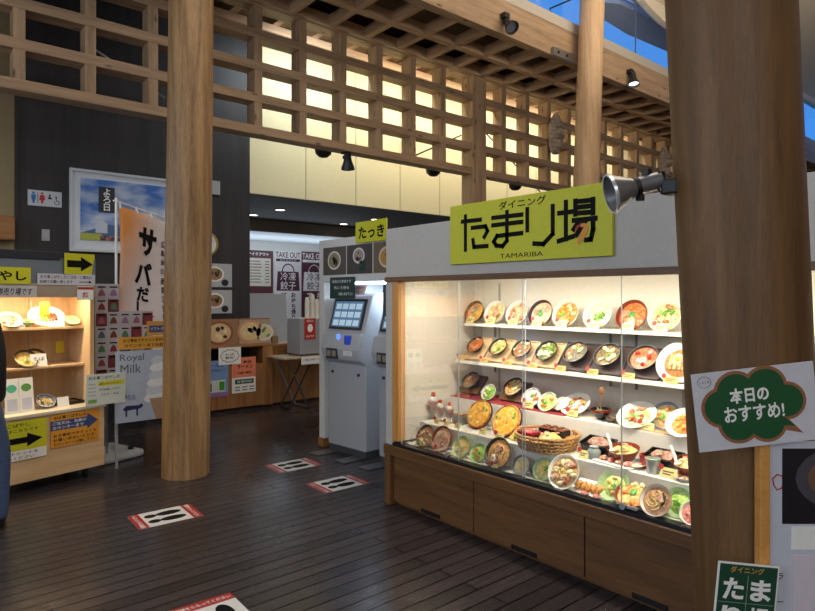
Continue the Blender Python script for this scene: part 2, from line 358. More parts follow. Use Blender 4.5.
def pillar(label, x, y, r0, r1, z1, m, seed, lean=0):
    rnd = random.Random(seed); prof = []; mb = MB(); n = 40; L = 26
    vs_ = []; fs = []; ph = [rnd.uniform(0, 6.28) for _ in range(6)]
    for k in range(L + 1):
        z = z1 * k / L; r = r0 + (r1 - r0) * k / L
        for i in range(n):
            a = 2 * math.pi * i / n
            q = r * (1 + .012 * math.sin(2 * a + ph[0] + z * .5) + .008 * math.sin(3 * a + ph[1] - z) + .006 * math.sin(z * 2.1 + ph[2]))
            sh = lean * (1.8 - z); vs_.append((q * math.cos(a) + .764 * sh, q * math.sin(a) - .645 * sh, z))
    for k in range(L):
        for i in range(n):
            j = (i + 1) % n; fs.append((k * n + i, k * n + j, (k + 1) * n + j, (k + 1) * n + i))
    fs += [tuple(range(n))[::-1], tuple(range(L * n, (L + 1) * n))]
    o = mb.add(vs_, fs).build('log_pillar', m, smooth=True)
    place(o, Matrix.Translation((x, y, 0)))
    return tag(o, label, 'pillar')
pillar('golden log pillar on the dark floor between flag and counter', 1.915, 5.132, .193, .166, 6.49, LOG, 1, -.0112)
pillar('pale log pillar rising behind the yellow shop sign', 7.745, 5.186, .20, .172, 6.49, LOGP, 2, -.0325)
pillar('wide brown log pillar, shade painted in, close by carrying the bubble sign', 1.824, .716, .166, .159, 7.32, LOG_SHADED, 3, .049)
t = thing('pillar_bracket', 'grey steel bracket joining pale pillar to front beam', 'bracket', (7.62, 5.3, 5.0))
MB().bb(7.2, 7.68, 5.30, 5.355, 4.93, 5.05).build('plate', STEEL, t, world=True, bevel=.004)
for q in range(2): MB().cyl((7.3 + .2 * q, 5.30, 4.99), (7.3 + .2 * q, 5.285, 4.99), .02, n=6).build('bolt', DKST, t, world=True)

# ================================================================ SPOTLIGHTS
def track_spot(label, loc, tgt, on, mount='beam', energy=0, name='spotlight'):
    t = thing(name, label, 'spotlight', loc)
    d = (Vector(tgt) - Vector(loc)).normalized(); q = d.to_track_quat('Z', 'Y').to_matrix().to_4x4()
    MB().bb(-.05, .05, -.03, .05, -.02, .05).build('mount', BLACK, t, bevel=.006)
    MB().cyl((0, 0, 0), (0, -.02, -.07), .018).bb(-.055, .055, -.05, -.0, -.09, -.05).build('yoke', BLACK, t)
    Mh = Matrix.Translation((0, -.04, -.10)) @ q
    MB().lathe([(.002, -.10), (.045, -.095), (.05, -.02), (.06, .03), (.088, .10), (.093, .13), (.086, .13), (.08, .10), (.05, .03), (.0, .03)], 24, 0, Mh).build('lamp_head', DKST, t, smooth=True)
    MB().lathe([(.0, .09), (.077, .09), (.077, .094), (0, .094)], 24, 0, Mh).build('lens', emis('lit_lens', (.9, .95, 1, 1), 3.0) if on else flat(150, 154, 160, .1, .6), t)
    if energy:
        l = light('beam_light', 'SPOT', Vector(loc) + Vector((0, -.04, -.1)) + d * .14, tgt, energy, (1, .88, .7), .06, spot=70); 
    return t
track_spot('dark spotlight on front beam above the lattice, nearest the top left', (6.16, 5.30, 5.16), (5.2, 1.4, 1.0), False, energy=0)
track_spot('dark spotlight with bright lens on front beam beside the right pillar', (9.26, 5.30, 5.16), (8.9, 4.9, 3.2), True, energy=60)
track_spot('small black spotlight hanging below the lattice bottom rail', (4.66, 6.8, 3.42), (4.9, 7.1, 2.6), False)
for x, lb in ((4.47, 'round black bowl lamp behind the lattice bottom rail, left of hanging spotlight'), (6.49, 'round black bowl lamp behind the lattice left of the thick post'), (8.46, 'round black bowl lamp behind the lattice above the yellow sign')):
    t = thing('bowl_lamp', lb, 'lamp', (x, 7.06, 3.47))
    MB().lathe([(.0, -.1), (.06, -.09), (.105, -.05), (.12, .02), (.11, .02), (.09, -.04), (0, -.07)], 24).build('bowl', BLACK, t, smooth=True)
    MB().cyl((0, 0, -.05), (0, -.14, .03), .016).build('arm', BLACK, t)
# wall washers hidden behind the lattice light the cream wall
for x, l_, e_, c_ in ((4.45, 1.2, 26, (.80, .93, 1)), (6.6, 2.6, 44, (1, .95, .76)), (9.4, 2.6, 42, (1, .95, .78)), (12.2, 2.6, 30, (1, .95, .78))):
    light('wall_washer', 'AREA', (x, 7.02, 4.90), (x, 7.95, 3.9), e_, c_, l_, .12)
for i, (x, y) in enumerate(((4.92, 10.08), (4.97, 9.19), (6.92, 10.18), (6.96, 9.19))):
    lb = ('leftmost far', 'left near', 'right far', 'rightmost near')[i]
    t = thing('downlight', 'round recessed downlight in dark soffit, %s of the four' % lb, 'downlight', (x, y, 2.94), group='downlights in the dark soffit')
    MB().lathe([(.075, -.006), (.095, -.006), (.095, .0), (.075, .0)], 24).build('trim_ring', LGREY, t)
    MB().lathe([(0, -.003), (.075, -.003), (.075, 0), (0, 0)], 24).build('diffuser', emis('warm_lamp_%d' % i, (1, .93, .8, 1), 6), t)
    light('downlight_beam', 'SPOT', (x, y, 2.9), (x, y, 0), 26, (1, .92, .8), .05, spot=110)
light('order_hall_ceiling_fill', 'AREA', (6.5, 11.6, 2.1), (6.5, 11.5, 2.8), 22, (.72, .86, 1), 4, 1)  # added upward fill that brightens the far white ceiling, no fixture
light('order_hall_lamps', 'AREA', (5.6, 11.4, 2.66), (5.6, 11.9, 0), 22, (.74, .87, 1), 3, .8)

def driftwood(label, loc, seed, s=1):
    rnd = random.Random(seed); t = thing('carved_mask', label, 'mask', loc)
    n, L = 56, 64; vs_ = []; fs = []
    for k in range(L + 1):
        v = k / L; z = (v - .5) * .70 * s
        prof = (.13 * math.sin(math.pi * min(1, max(.0, v * .9 + .08))) ** .55) * s * 1.18
        for i in range(n):
            a = 2 * math.pi * i / n; f = max(0, -math.sin(a))
            side = abs(math.cos(a))
            q = prof * (1 + .05 * rnd.uniform(-1, 1))
            bump = 0
            if f > .2:
                u = math.cos(a)
                bump += .04 * math.exp(-((u) / .22) ** 2 - ((v - .52) / .10) ** 2)            # nose
                bump += .035 * math.exp(-((abs(u) - .45) / .25) ** 2 - ((v - .66) / .045) ** 2)  # brows
                bump -= .045 * math.exp(-((abs(u) - .42) / .16) ** 2 - ((v - .585) / .03) ** 2)   # eyes
                bump += .035 * math.exp(-((abs(u) - .5) / .2) ** 2 - ((v - .46) / .05) ** 2)    # cheeks
                bump -= .05 * math.exp(-(u / .45) ** 2 - ((v - .35) / .022) ** 2)               # mouth
                bump += .03 * math.exp(-(u / .4) ** 2 - ((v - .30) / .025) ** 2) + .03 * math.exp(-(u / .35) ** 2 - ((v - .2) / .06) ** 2)
                bump += .012 * math.sin(v * 60 + 3 * u)
            vs_.append(((q) * math.cos(a), q * .75 * math.sin(a) - bump * s * 2.0, z))
    for k in range(L):
        for i in range(n):
            j = (i + 1) % n; fs.append((k * n + i, k * n + j, (k + 1) * n + j, (k + 1) * n + i))
    fs += [tuple(range(n))[::-1], tuple(range(L * n, (L + 1) * n))]
    MB().add(vs_, fs).build('carved_face', wood('driftwood_%d' % seed, C(132, 116, 102), C(200, 182, 162), 'Z', 3, .8, 0, 2), t, smooth=True)
    em = wood('driftwood_ear_%d' % seed, C(132, 116, 102), C(200, 182, 162), 'Z', 3, .8)
    for e_ in (-1, 1): MB().ball((e_ * .125 * s, -.0, .02), .045 * s, sc=(.5, .8, 1.4)).build('ear', em, t, smooth=True)
    return t
driftwood('long carved driftwood face hanging on lattice left of the pale pillar', (9.0, 6.60, 4.37), 5)
driftwood('carved driftwood face hanging on lattice beside the near brown pillar', (12.9, 6.60, 4.40), 8)

# adjustable silver clip lamp on the near pillar, over the yellow sign
L0 = camp(1.80, .684, 1.824)
tl = thing('clip_lamp', 'silver spot lamp with black clamp arm reaching out from near pillar', 'lamp', L0)
d = (Vector((2.74, 1.75, 1.55)) - L0); d = (Vector((-.764, .645, 0)) * .93 + Vector((.645, .764, 0)) * .05 + Vector((0, 0, -.25))).normalized()
q = d.to_track_quat('Z', 'Y').to_matrix().to_4x4() @ Matrix.Scale(.86, 4)
MB().lathe([(.0, -.075), (.028, -.072), (.031, -.06), (.031, .02), (.036, .03), (.06, .085), (.066, .10), (.063, .10), (.055, .082), (.03, .03), (.0, .028)], 32, 0, q).build('reflector', flat(150, 152, 156, .32, .7), tl, smooth=True)
MB().lathe([(.0335, .005), (.0345, .005), (.0345, .02), (.0335, .02)], 28, 0, q).build('collar', BLACK, tl)
MB().lathe([(.062, .096), (.069, .096), (.069, .106), (.062, .106)], 32, 0, q).build('rim', flat(226, 228, 230, .2, .6), tl, smooth=True)
MB().ball((0, 0, 0), .028, 0, q @ Matrix.Translation((0, 0, .05)), sc=(1, 1, 1.2)).build('bulb', flat(214, 214, 210, .2), tl, smooth=True)
ax = -d; s0 = ax * .07
MB().box((0, 0, 0), (.022, .022, .022), 0, Matrix.Translation((ax * .02) + Vector((0, 0, .034)))).build('knob', BLACK, tl, bevel=.003)
MB().box((0, 0, 0), (.02, .02, .02), 0, Matrix.Translation((ax * .0) - Vector((0, 0, .035)))).build('knob', BLACK, tl, bevel=.003)
pe = Vector((1.824, .716, 1.80)) - L0; rim_ = pe - pe.normalized() * .168
MB().tube([s0 * .9, s0 + Vector((0, 0, .01)), rim_ * .7 + Vector((0, 0, .012)), rim_ + Vector((0, 0, .0))], .007).build('arm', DKST, tl, smooth=True)
MB().tube([s0, s0 + Vector((.0, 0, .022)), rim_ * .55 + Vector((0, 0, .04)), rim_ * .8 + Vector((0, 0, .012)), rim_ * .62 + Vector((0, 0, -.02)), rim_ * .5 + Vector((0, 0, .0))], .0045).build('cable', BLACK, tl, smooth=True)
MB().box((0, 0, 0), (.05, .05, .045), 0, Matrix.Translation(rim_ * .97)).build('clamp', BLACK, tl, bevel=.006)
# ================================================================ FOOD DISPLAY CASE
YL, YR = 3.50, .30          # left and right ends
case = thing('display_case', 'long wooden food display case with glass front and white header', 'display case', (3.1, 1.9, 0))
P = lambda n, m, *a, **k: boxo(n, m, *a, parent=case, **k)
P('header', GREYW, 2.75, 2.815, YR, YL, 1.635, 1.985, bevel=.003)
P('top_panel', GREYW, 2.815, 3.66, YR, YL, 1.955, 1.985)
P('end_panel', GREYW, 2.815, 3.66, 3.44, YL, .40, 1.955)
P('corner_panel', GREYW, 2.75, 2.815, 3.418, YL, .37, 1.635)
P('end_lining', CASEIN, 2.80, 3.60, 3.345, 3.44, .47, 1.672)
P('end_panel', GREYW, 2.75, 3.66, YR, YR + .05, .40, 1.955)
P('back_panel', CASEIN, 3.60, 3.66, YR + .05, 3.44, .40, 1.955)
P('ceiling_panel', CASEIN, 2.815, 3.60, YR + .05, 3.44, 1.672, 1.69)
P('head_trim', CASEW['Y'], 2.735, 2.80, YR, YL, 1.600, 1.635, bevel=.002)
P('jamb', JAMB, 2.738, 2.80, 3.345, 3.415, .47, 1.60, bevel=.002)
P('sill', CASEW['Y'], 2.725, 2.86, YR, YL, .362, .432, bevel=.005)
P('display_floor', CASEIN, 2.80, 3.60, YR + .05, 3.44, .415, .451)
P('glass_track', DKST, 2.74, 2.80, YR + .05, 3.415, .432, .453)
P('plinth', CASEW['Y'], 2.80, 3.64, YR, 3.44, .0, .37)
P('corner_post', CASEW['Z'], 2.735, 2.80, 3.435, YL, 0, .365, bevel=.003)
P('end_panel', CASEW['Z'], 2.76, 3.66, 3.44, YL, 0, .40)
yb = [3.432, 2.62, 1.93, 1.23, .32]
yb = [3.432] + [onX(474, 487, 2.77).y, onX(585, 540, 2.77).y, onX(585, 540, 2.77).y - .72, YR]
for a, b in zip(yb, yb[1:]):
    dr = P('cupboard_door', CASEW['Y'], 2.765, 2.80, b + .004, a - .004, .03, .358, bevel=.002)
    boxo('finger_notch', BLACK, 2.758, 2.768, (a + b) / 2 - .09, (a + b) / 2 + .09, .03, .055, case)
for y0, y1, xo in ((3.345, 2.772, .0), (2.784, 2.244, .008), (2.256, 1.632, 0.0), (1.640, 1.03, .008), (1.04, .36, 0)):
    g = P('glass_pane', GLASS, 2.765 + xo, 2.770 + xo, y1, y0, .443, 1.625)
    for ye in (y1, y0):
        boxo('pane_edge', flat(186, 190, 186, .2), 2.7648 + xo, 2.7702 + xo, ye - .001, ye + .001, .443, 1.625, case)
for yy in (2.86, 1.615):
    mb = MB(); mb.cyl((2.764, yy, .468), (2.738, yy, .468), .016, n=16).bb(2.748, 2.764, yy - .075, yy + .02, .462, .474)
    mb.build('glass_lock', CHROME, case, world=True)
P('shelf', CASEIN, 3.32, 3.60, YR + .06, 3.27, 1.275, 1.295, bevel=.002)
P('shelf', CASEIN, 3.22, 3.60, YR + .06, 3.27, 1.003, 1.023, bevel=.002)
P('step', CASEIN, 3.155, 3.60, YR + .06, 3.27, .60, .76, bevel=.003)
P('step', CASEIN, 2.90, 3.155, YR + .06, 3.30, .451, .60, bevel=.003)
P('step_mat', BIRCH['Y'], 3.157, 3.45, YR + .3, 1.86, .7605, .764)
P('step_mat', flat(150, 40, 48, .8), 3.157, 3.45, 2.26, 3.26, .7605, .764)
for z in (1.02, 1.29):
    for yy in (3.2, 2.2, 2.02, 1.2):
        boxo('shelf_bracket', STEEL, 3.585, 3.60, yy - .006, yy + .006, z - .11, z + .02 if z < 1.2 else z, case)
for yy in (3.16, 1.72, 1.64, 1.2):
    boxo('slotted_rail', flat(170, 168, 164, .4), 3.596, 3.602, yy - .008, yy + .008, .76, 1.60, case)
for y0 in (3.14, 1.80):
    mb = MB(); mb.cyl((2.845, y0, 1.648), (2.845, y0 - 1.3, 1.648), .011, n=10)
    mb.build('light_tube', emis('case_tube_%d' % int(y0), (1, .93, .8, 1), 9), case, world=True)
    light('case_light', 'AREA', (2.875, y0 - .66, 1.63), (3.02, y0 - .66, .5), 19, (1, .91, .74), 1.25, .06)

# shop sign on the header
sg = MB().bb(0, 1.15, 0, .37, 0, .02).build('shop_sign', YEL, bevel=.002)
place(sg, FX((2.747, 2.81, 1.70)))
tag(sg, 'big yellow shop sign with black Japanese lettering on the case header', 'sign')
ST = {'た': [[(.109, .264), (.265, .262)], [(.138, .296), (.138, .085)], [(.195, .218), (.306, .218), (.322, .189), (.295, .154)], [(.202, .144), (.21, .1), (.319, .099)]],
 'ま': [[(.363, .263), (.582, .26)], [(.363, .219), (.582, .219)], [(.473, .288), (.473, .121), (.44, .091), (.392, .097), (.371, .122), (.397, .153), (.582, .156)]],
 'り': [[(.621, .288), (.621, .167)], [(.794, .286), (.794, .135), (.732, .084), (.668, .091)]],
 '場': [[(.878, .298), (.878, .099)], [(.834, .242), (.924, .242)], [(.831, .093), (.924, .112)], [(.937, .291), (1.042, .288)], [(.937, .261), (1.042, .259)], [(.937, .231), (1.042, .227)], [(.937, .297), (.937, .224)], [(1.042, .293), (1.042, .22)], [(.926, .195), (1.058, .194)], [(1.042, .194), (1.042, .138), (1.029, .089), (1.001, .088)], [(.964, .192), (.926, .148)], [(1.001, .19), (.944, .118)]]}
for k, sts in ST.items():
    mb = MB()
    for i, s_ in enumerate(sts): mb.stroke(s_, .026, .0205, .0215 + .0002 * i)
    mb.build('letter', INK, sg)
MB().text('ダイニング', .34, .048, .58, .328, .0208, bold=.012).build('small_lettering', INK, sg)
MB().text('TAMARIBA', .31, .026, .575, .033, .0208, bold=0).build('latin_lettering', INK, sg)
mb = MB(); mb.ell(.963, .150, .028, .02, .0222, .0236, 0, rot=.4).ell(.990, .125, .045, .017, .0222, .0238, 1, rot=1.1).ell(.965, .095, .030, .010, .0222, .0237, 1, rot=1.25).ell(.985, .165, .018, .01, .0222, .024, 1, rot=.2)
mb.build('emblem', [REDP, flat(226, 150, 60)], sg)

# ---------------------------------------------------------------- food samples
def blob(mb, r, h, mi, M, rnd, n=22, rings=6, amp=.25):
    """heaped surface of food, radius r, crown height h"""
    vs_ = [(0, 0, h)]; fs = []
    for k in range(1, rings + 1):
        for i in range(n):
            a = 2 * math.pi * i / n; q = r * k / rings
            z = h * (1 - (k / rings) ** 2) + (rnd.uniform(-amp, amp) * max(h, .004) if k < rings else 0)
            vs_.append((q * math.cos(a), q * math.sin(a), z))
    for i in range(n): fs.append((0, 1 + i, 1 + (i + 1) % n))
    for k in range(rings - 1):
        for i in range(n):
            j = (i + 1) % n; b = 1 + k * n; fs.append((b + i, b + n + i, b + n + j, b + j))
    return mb.add(vs_, fs, mi, M)
EGGW = flat(244, 240, 228, .35); YOLK = flat(236, 160, 38, .3); NORI = flat(28, 38, 28, .5); LEAF = food((84, 140, 40), (150, 190, 80), 90)
LEEK = food((96, 160, 70), (200, 220, 150), 200); MEAT = food((150, 84, 50), (206, 150, 110), 70); CHAS = food((206, 160, 132), (168, 104, 78), 60)
TOM = flat(196, 36, 28, .25); CARR = flat(226, 120, 40, .4); SHRI = food((236, 140, 90), (246, 214, 196), 60); RICE = food((240, 238, 228), (214, 208, 190), 160)
PORC = flat(238, 236, 228, .18); PORB = flat(56, 44, 40, .25); PORR = flat(120, 52, 34, .25); IRON = flat(38, 36, 36, .45); GREYB = flat(126, 124, 118, .3); CELA = flat(176, 200, 150, .25); GLAZ = flat(92, 70, 52, .25); REDL = flat(140, 26, 24, .15); LACQ = flat(22, 19, 20, .12); BLUEP = flat(120, 140, 176, .2)
CARDM = flat(240, 226, 150, .35); CARDO = flat(214, 178, 112, .4)
def prof_bowl(Rr, h): return [(.0, 0), (Rr * .42, 0), (Rr * .45, h * .10), (Rr * .72, h * .36), (Rr * .93, h * .78), (Rr, h), (Rr * .965, h), (Rr * .88, h * .76), (Rr * .66, h * .40), (Rr * .36, h * .18), (0, h * .16)]
def prof_plate(Rr, h): return [(0, 0), (Rr * .58, 0), (Rr * .66, h * .25), (Rr, h), (Rr * .99, h * 1.08), (Rr * .68, h * .45), (Rr * .60, h * .22), (0, h * .2)]
_cnt = [0]
def topping(kind, parent, Mt, r, z, rnd):
    """one visible garnish on a dish; r = radius of the food surface, z its height"""
    def pos(k=.55): a = rnd.uniform(0, 6.28); q = r * k * rnd.uniform(.5, 1); return q * math.cos(a), q * math.sin(a)
    if kind == 'egg':
        x, y = pos(.5); mb = MB(); mb.ball((x, y, z + .004), r * .26, 0, sc=(1.2, .95, .45)); mb.ball((x, y, z + .004 + r * .055), r * .15, 1, sc=(1, 1, .5)); mb.build('egg', [EGGW, YOLK], parent, smooth=True)
    elif kind == 'fried_egg':
        mb = MB(); mb.ball((r * .2, r * .1, z + .004), r * .42, 0, sc=(1, .9, .14)); mb.ball((r * .2, r * .1, z + .010), r * .17, 1, sc=(1, 1, .5)); mb.build('fried_egg', [EGGW, YOLK], parent, smooth=True)
    elif kind == 'nori':
        a = rnd.uniform(0, 6.28); MB().box((0, 0, 0), (r * .6, .003, r * .55), 0, Matrix.Translation((r * .55 * math.cos(a), r * .55 * math.sin(a), z + r * .12)) @ Euler((.8, .2, a + 1.57)).to_matrix().to_4x4()).build('nori', NORI, parent)
    elif kind in ('leaf', 'leek'):
        mb = MB(); x0, y0 = pos(.45)
        for i in range(14):
            a = rnd.uniform(0, 6.28); q = r * .26 * rnd.random() ** .5
            M_ = Matrix.Translation((x0 + q * math.cos(a), y0 + q * math.sin(a), z + rnd.uniform(.002, .010))) @ Euler((rnd.uniform(-.6, .6), rnd.uniform(-.6, .6), rnd.uniform(0, 6))).to_matrix().to_4x4()
            if kind == 'leaf': mb.ball((0, 0, 0), r * .12, 0, M_, 7, (1.3, .7, .25), 4)
            else: mb.cyl((0, 0, 0), (0, 0, .003), r * .05, n=7, M=M_)
        o = mb.build('greens' if kind == 'leaf' else 'sliced_leek', LEAF if kind == 'leaf' else LEEK, parent, smooth=True); o['kind'] = 'stuff'
    elif kind == 'chashu':
        for i in range(2):
            x, y = pos(.55); MB().lathe([(0, 0), (r * .3, 0), (r * .31, .003), (r * .29, .006), (0, .006)], 14, 0, Matrix.Translation((x, y, z + .002 + .004 * i)) @ Euler((rnd.uniform(-.25, .25), rnd.uniform(-.25, .25), 0)).to_matrix().to_4x4()).build('pork_slice', CHAS, parent, smooth=True)
    elif kind in ('meat', 'shrimp', 'carrot', 'onion', 'dumpling', 'potato', 'orange'):
        m = {'meat': MEAT, 'shrimp': SHRI, 'carrot': CARR, 'onion': food((236, 226, 186), (214, 190, 130), 80), 'dumpling': food((222, 170, 96), (180, 112, 48), 60), 'potato': food((230, 200, 110), (206, 160, 70), 70), 'orange': food((224, 120, 40), (240, 170, 70), 80)}[kind]
        nm = {'meat': 'meat', 'shrimp': 'prawn', 'carrot': 'carrot', 'onion': 'onion', 'dumpling': 'dumpling', 'potato': 'potato', 'orange': 'sauce'}[kind]
        for i in range({'dumpling': 5, 'shrimp': 4}.get(kind, 5)):
            x, y = pos(.8); M_ = Matrix.Translation((x, y, z + .005)) @ Euler((rnd.uniform(-.3, .3), rnd.uniform(-.3, .3), rnd.uniform(0, 6))).to_matrix().to_4x4()
            mb = MB()
            if kind == 'shrimp':
                mb.tube([(math.cos(t_) * r * .16, math.sin(t_) * r * .16, .004) for t_ in [k * .5 for k in range(9)]], r * .07, 7, 0, M_)
            else: mb.ball((0, 0, 0), r * .20, 0, M_, 9, (1.25, .8, .5), 6)
            mb.build(nm, m, parent, smooth=True)
    elif kind == 'tomato':
        for i in range(2):
            x, y = pos(.7); MB().ball((x, y, z + .008), r * .16, 0, None, 10, (1, 1, .9)).build('tomato', TOM, parent, smooth=True)
    elif kind == 'noodles':
        mb = MB()
        for i in range(16):
            a0 = rnd.uniform(0, 6.28); q = r * rnd.uniform(.25, .8); cx, cy = pos(.3)
            mb.tube([(cx + q * .6 * math.cos(a0 + t_ * .5), cy + q * .6 * math.sin(a0 + t_ * .5), z + .002 + .006 * rnd.random()) for t_ in range(6)], .0028, 5)
        o = mb.build('noodles', food((236, 214, 140), (214, 180, 96), 120), parent, smooth=True); o['kind'] = 'stuff'
    elif kind == 'ring':
        x, y = pos(.6); MB().lathe([(r * .09, 0), (r * .2, 0), (r * .22, .005), (r * .2, .009), (r * .09, .008), (r * .07, .004), (r * .09, 0)], 14, 0, Matrix.Translation((x, y, z + .002))).build('squid_ring', food((150, 60, 44), (190, 110, 80), 80), parent, smooth=True)
    elif kind == 'pink':
        for i in range(4):
            x, y = pos(.75); MB().ball((x, y, z + .005), r * .17, 0, None, 9, (1.2, .9, .5)).build('pickle', food((230, 130, 130), (246, 200, 196), 80), parent, smooth=True)
    elif kind == 'green':
        MB().ball((0, 0, z + .006), r * .28, 0, None, 10, (1.2, .8, .4)).build('herb', food((50, 130, 50), (110, 180, 80), 100), parent, smooth=True)
    elif kind == 'strips':
        for i in range(4):
            MB().box((0, (i - 1.5) * r * .3, z + .008), (r * 1.0, r * .2, .012)).build('cutlet_slice', food((226, 190, 120), (170, 110, 50), 60), parent, bevel=.003)
def dish(short, px, X, zs, Rr, h, tilt, bowl, fill, tops, name='ramen_bowl', cat='bowl', plate=False, rim=None, heap=.25, label=None, yaw=0, off=0, sy=1):
    """a food sample tilted towards the glass; its lowest point stands on a shelf at height zs"""
    _cnt[0] += 1; rnd = random.Random(900 + _cnt[0])
    u = (px - 407.5) / FPX; Y = X * (.764 - .645 * u) / (.645 + .764 * u)
    th = R(tilt); n = Vector((-math.sin(th), 0, math.cos(th)))
    pr = prof_plate(Rr, h) if plate else prof_bowl(Rr, h)
    low = min(z_ * math.cos(th) - r_ * math.sin(th) for r_, z_ in pr)
    o0 = Vector((X, Y, zs - low + off)) - n * h * .5 + Vector((0, 0, h * .5 * n.z)) + Vector((0, 0, 0))
    Mx = Matrix.Rotation(R(yaw), 4, 'Z') @ Matrix.Rotation(-th, 4, 'Y')
    t = thing(name, label or short, cat, o0, M=Mx)
    bm = [bowl, rim or bowl]; mb = MB(); mb.lathe(pr, 32, 0, None, 1, sy)
    mb.m = [(1 if (plate and k // 32 >= 2 or (not plate) and k // 32 in (4, 5)) else 0) for k in range(len(mb.m))]
    mb.build('plate' if plate else 'bowl', bm, t, smooth=True)
    if not plate:
        fr = Rr * .86; fz = h * .72
    else:
        fr = Rr * .70; fz = h * .40
    if fill is not None:
        mb = MB(); blob(mb, fr, Rr * heap * .5, 0, Matrix.Translation((0, 0, fz)) @ Matrix.Diagonal((1, sy, 1, 1)), rnd); mb.build('filling', fill, t, smooth=True)
    for k in tops: topping(k, t, None, fr, fz + Rr * heap * .30, rnd)
    if tilt > 20:   # little easel behind, from the shelf up to the back of the dish
        inv = MW[t].inverted(); back = MW[t] @ Vector((0, 0, .0)); e = Vector((.022, 0, 0)); s0_ = back + e * .1
        MB().tube([inv @ Vector((back.x + .03, back.y - .03, zs)), (.0, -.03, .002), (.0, .03, .002), inv @ Vector((back.x + .03, back.y + .03, zs))], .004, 6).build('easel', ACRYL, t)
    return t
def card(short, px, X, zs, w_=.080, h_=.050, dx=0, m=None, red=True, label=None):
    _cnt[0] += 1
    u = (px - 407.5) / FPX; Y = X * (.764 - .645 * u) / (.645 + .764 * u)
    Mx = FX((0, 0, 0)).to_3x3() @ Matrix.Rotation(R(-18), 3, 'X')
    t = thing('price_card', label or ('small cream price card in front of the ' + short), 'price card', (X, Y, zs), M=Mx, group='price cards in the display case')
    MB().bb(-w_ / 2, w_ / 2, .0, h_, -.002, .002).build('card', m or CARDM, t)
    mb = MB()
    for i in range(2): mb.bb(-w_ * .36, w_ * (.3 - .15 * i), h_ * (.55 - .26 * i), h_ * (.68 - .26 * i), .002, .0026)
    mb.build('print', flat(130, 96, 60), t)
    MB().bb(-w_ / 2, w_ / 2, .0, .002, -.02, .004).build('foot', ACRYL, t)
    if red: MB().lathe([(0, .0021), (.014, .0021), (.014, .003), (0, .003)], 16, 0, Matrix.Translation((-w_ * .5, h_ * 1.0, 0))).build('red_seal', REDP, t)
    return t
S1, S2, S3, S4, S5 = 1.2955, 1.0235, .765, .6005, .4515
SOUP = lambda a, b, s=70: food(a, b, s)
top = [  # top shelf, left to right
 (476.5, .092, PORB, SOUP((206, 150, 70), (226, 186, 96)), ['chashu', 'leek', 'egg'], 'brown soup noodles', 'dark-rimmed bowl of brown soup noodles at far left of top shelf', PORR),
 (497, .093, PORC, SOUP((222, 196, 140), (206, 164, 96)), ['chashu', 'nori', 'onion'], 'pale noodles with pork', 'white bowl of pale noodles with pork and dark greens, second on top shelf', PORC),
 (519.5, .095, PORC, SOUP((226, 196, 150), (188, 120, 80)), ['shrimp', 'meat', 'ring'], 'seafood noodles', 'white bowl of mixed seafood noodles, third on top shelf', PORC),
 (543, .098, PORB, SOUP((222, 170, 130), (236, 206, 170)), ['chashu', 'green'], 'pork and herb noodles', 'dark-rimmed bowl with pork slices and one green herb on top shelf', PORR),
 (568, .098, PORC, SOUP((222, 120, 48), (240, 168, 84)), ['orange', 'onion', 'leaf'], 'orange noodles', 'white bowl heaped with orange noodles and side garnish on top shelf', PORC),
 (600, .100, PORC, SOUP((240, 234, 190), (222, 214, 140)), ['leaf', 'leaf', 'leek'], 'milky soup with greens', 'white bowl of milky pale soup with scattered greens on top shelf', PORC),
 (634, .100, PORR, SOUP((206, 90, 40), (232, 150, 90)), ['egg', 'green', 'chashu'], 'red soup noodles', 'red-rimmed bowl of spicy red soup noodles on top shelf', PORR),
 (667, .100, PORC, SOUP((226, 216, 160), (196, 160, 90)), ['leaf', 'meat', 'leaf', 'onion'], 'vegetable noodles', 'white bowl of vegetable noodles nearest the brown pillar on top shelf', PORC),
]
for px, r_, bw, fl, tp, sh, lb, rm in top:
    dish(sh, px, 3.43, S1, r_, .075, 66, bw, fl, tp, label=lb, rim=rm)
    card(sh, px - 7, 3.34, S1)
def tray(lab, px, X, zs, sx, sy_, tilt, m, group):
    u = (px - 407.5) / FPX; Y = X * (.764 - .645 * u) / (.645 + .764 * u); th = R(tilt)
    t = thing('serving_tray', lab, 'tray', (X, Y, zs), M=Matrix.Rotation(-th, 4, 'Y'), group=group)
    # local x runs up the slope away from the glass, lower edge on the shelf
    MB().bb(-.0, sx, -sy_ / 2, sy_ / 2, .0, .014).build('board', m, t, bevel=.003)
    mb = MB(); mb.bb(0, sx, -sy_ / 2, -sy_ / 2 + .008, .014, .022).bb(0, sx, sy_ / 2 - .008, sy_ / 2, .014, .022).bb(0, .008, -sy_ / 2, sy_ / 2, .014, .022).bb(sx - .008, sx, -sy_ / 2, sy_ / 2, .014, .022)
    mb.build('lip', m, t)
    inv = MW[t].inverted()
    for s in (-1, 1):
        tp_ = MW[t] @ Vector((sx * .85, s * sy_ * .35, 0)); MB().cyl(inv @ Vector((tp_.x, tp_.y, zs)), inv @ tp_, .005, n=6).build('prop', ACRYL, t)
    return t
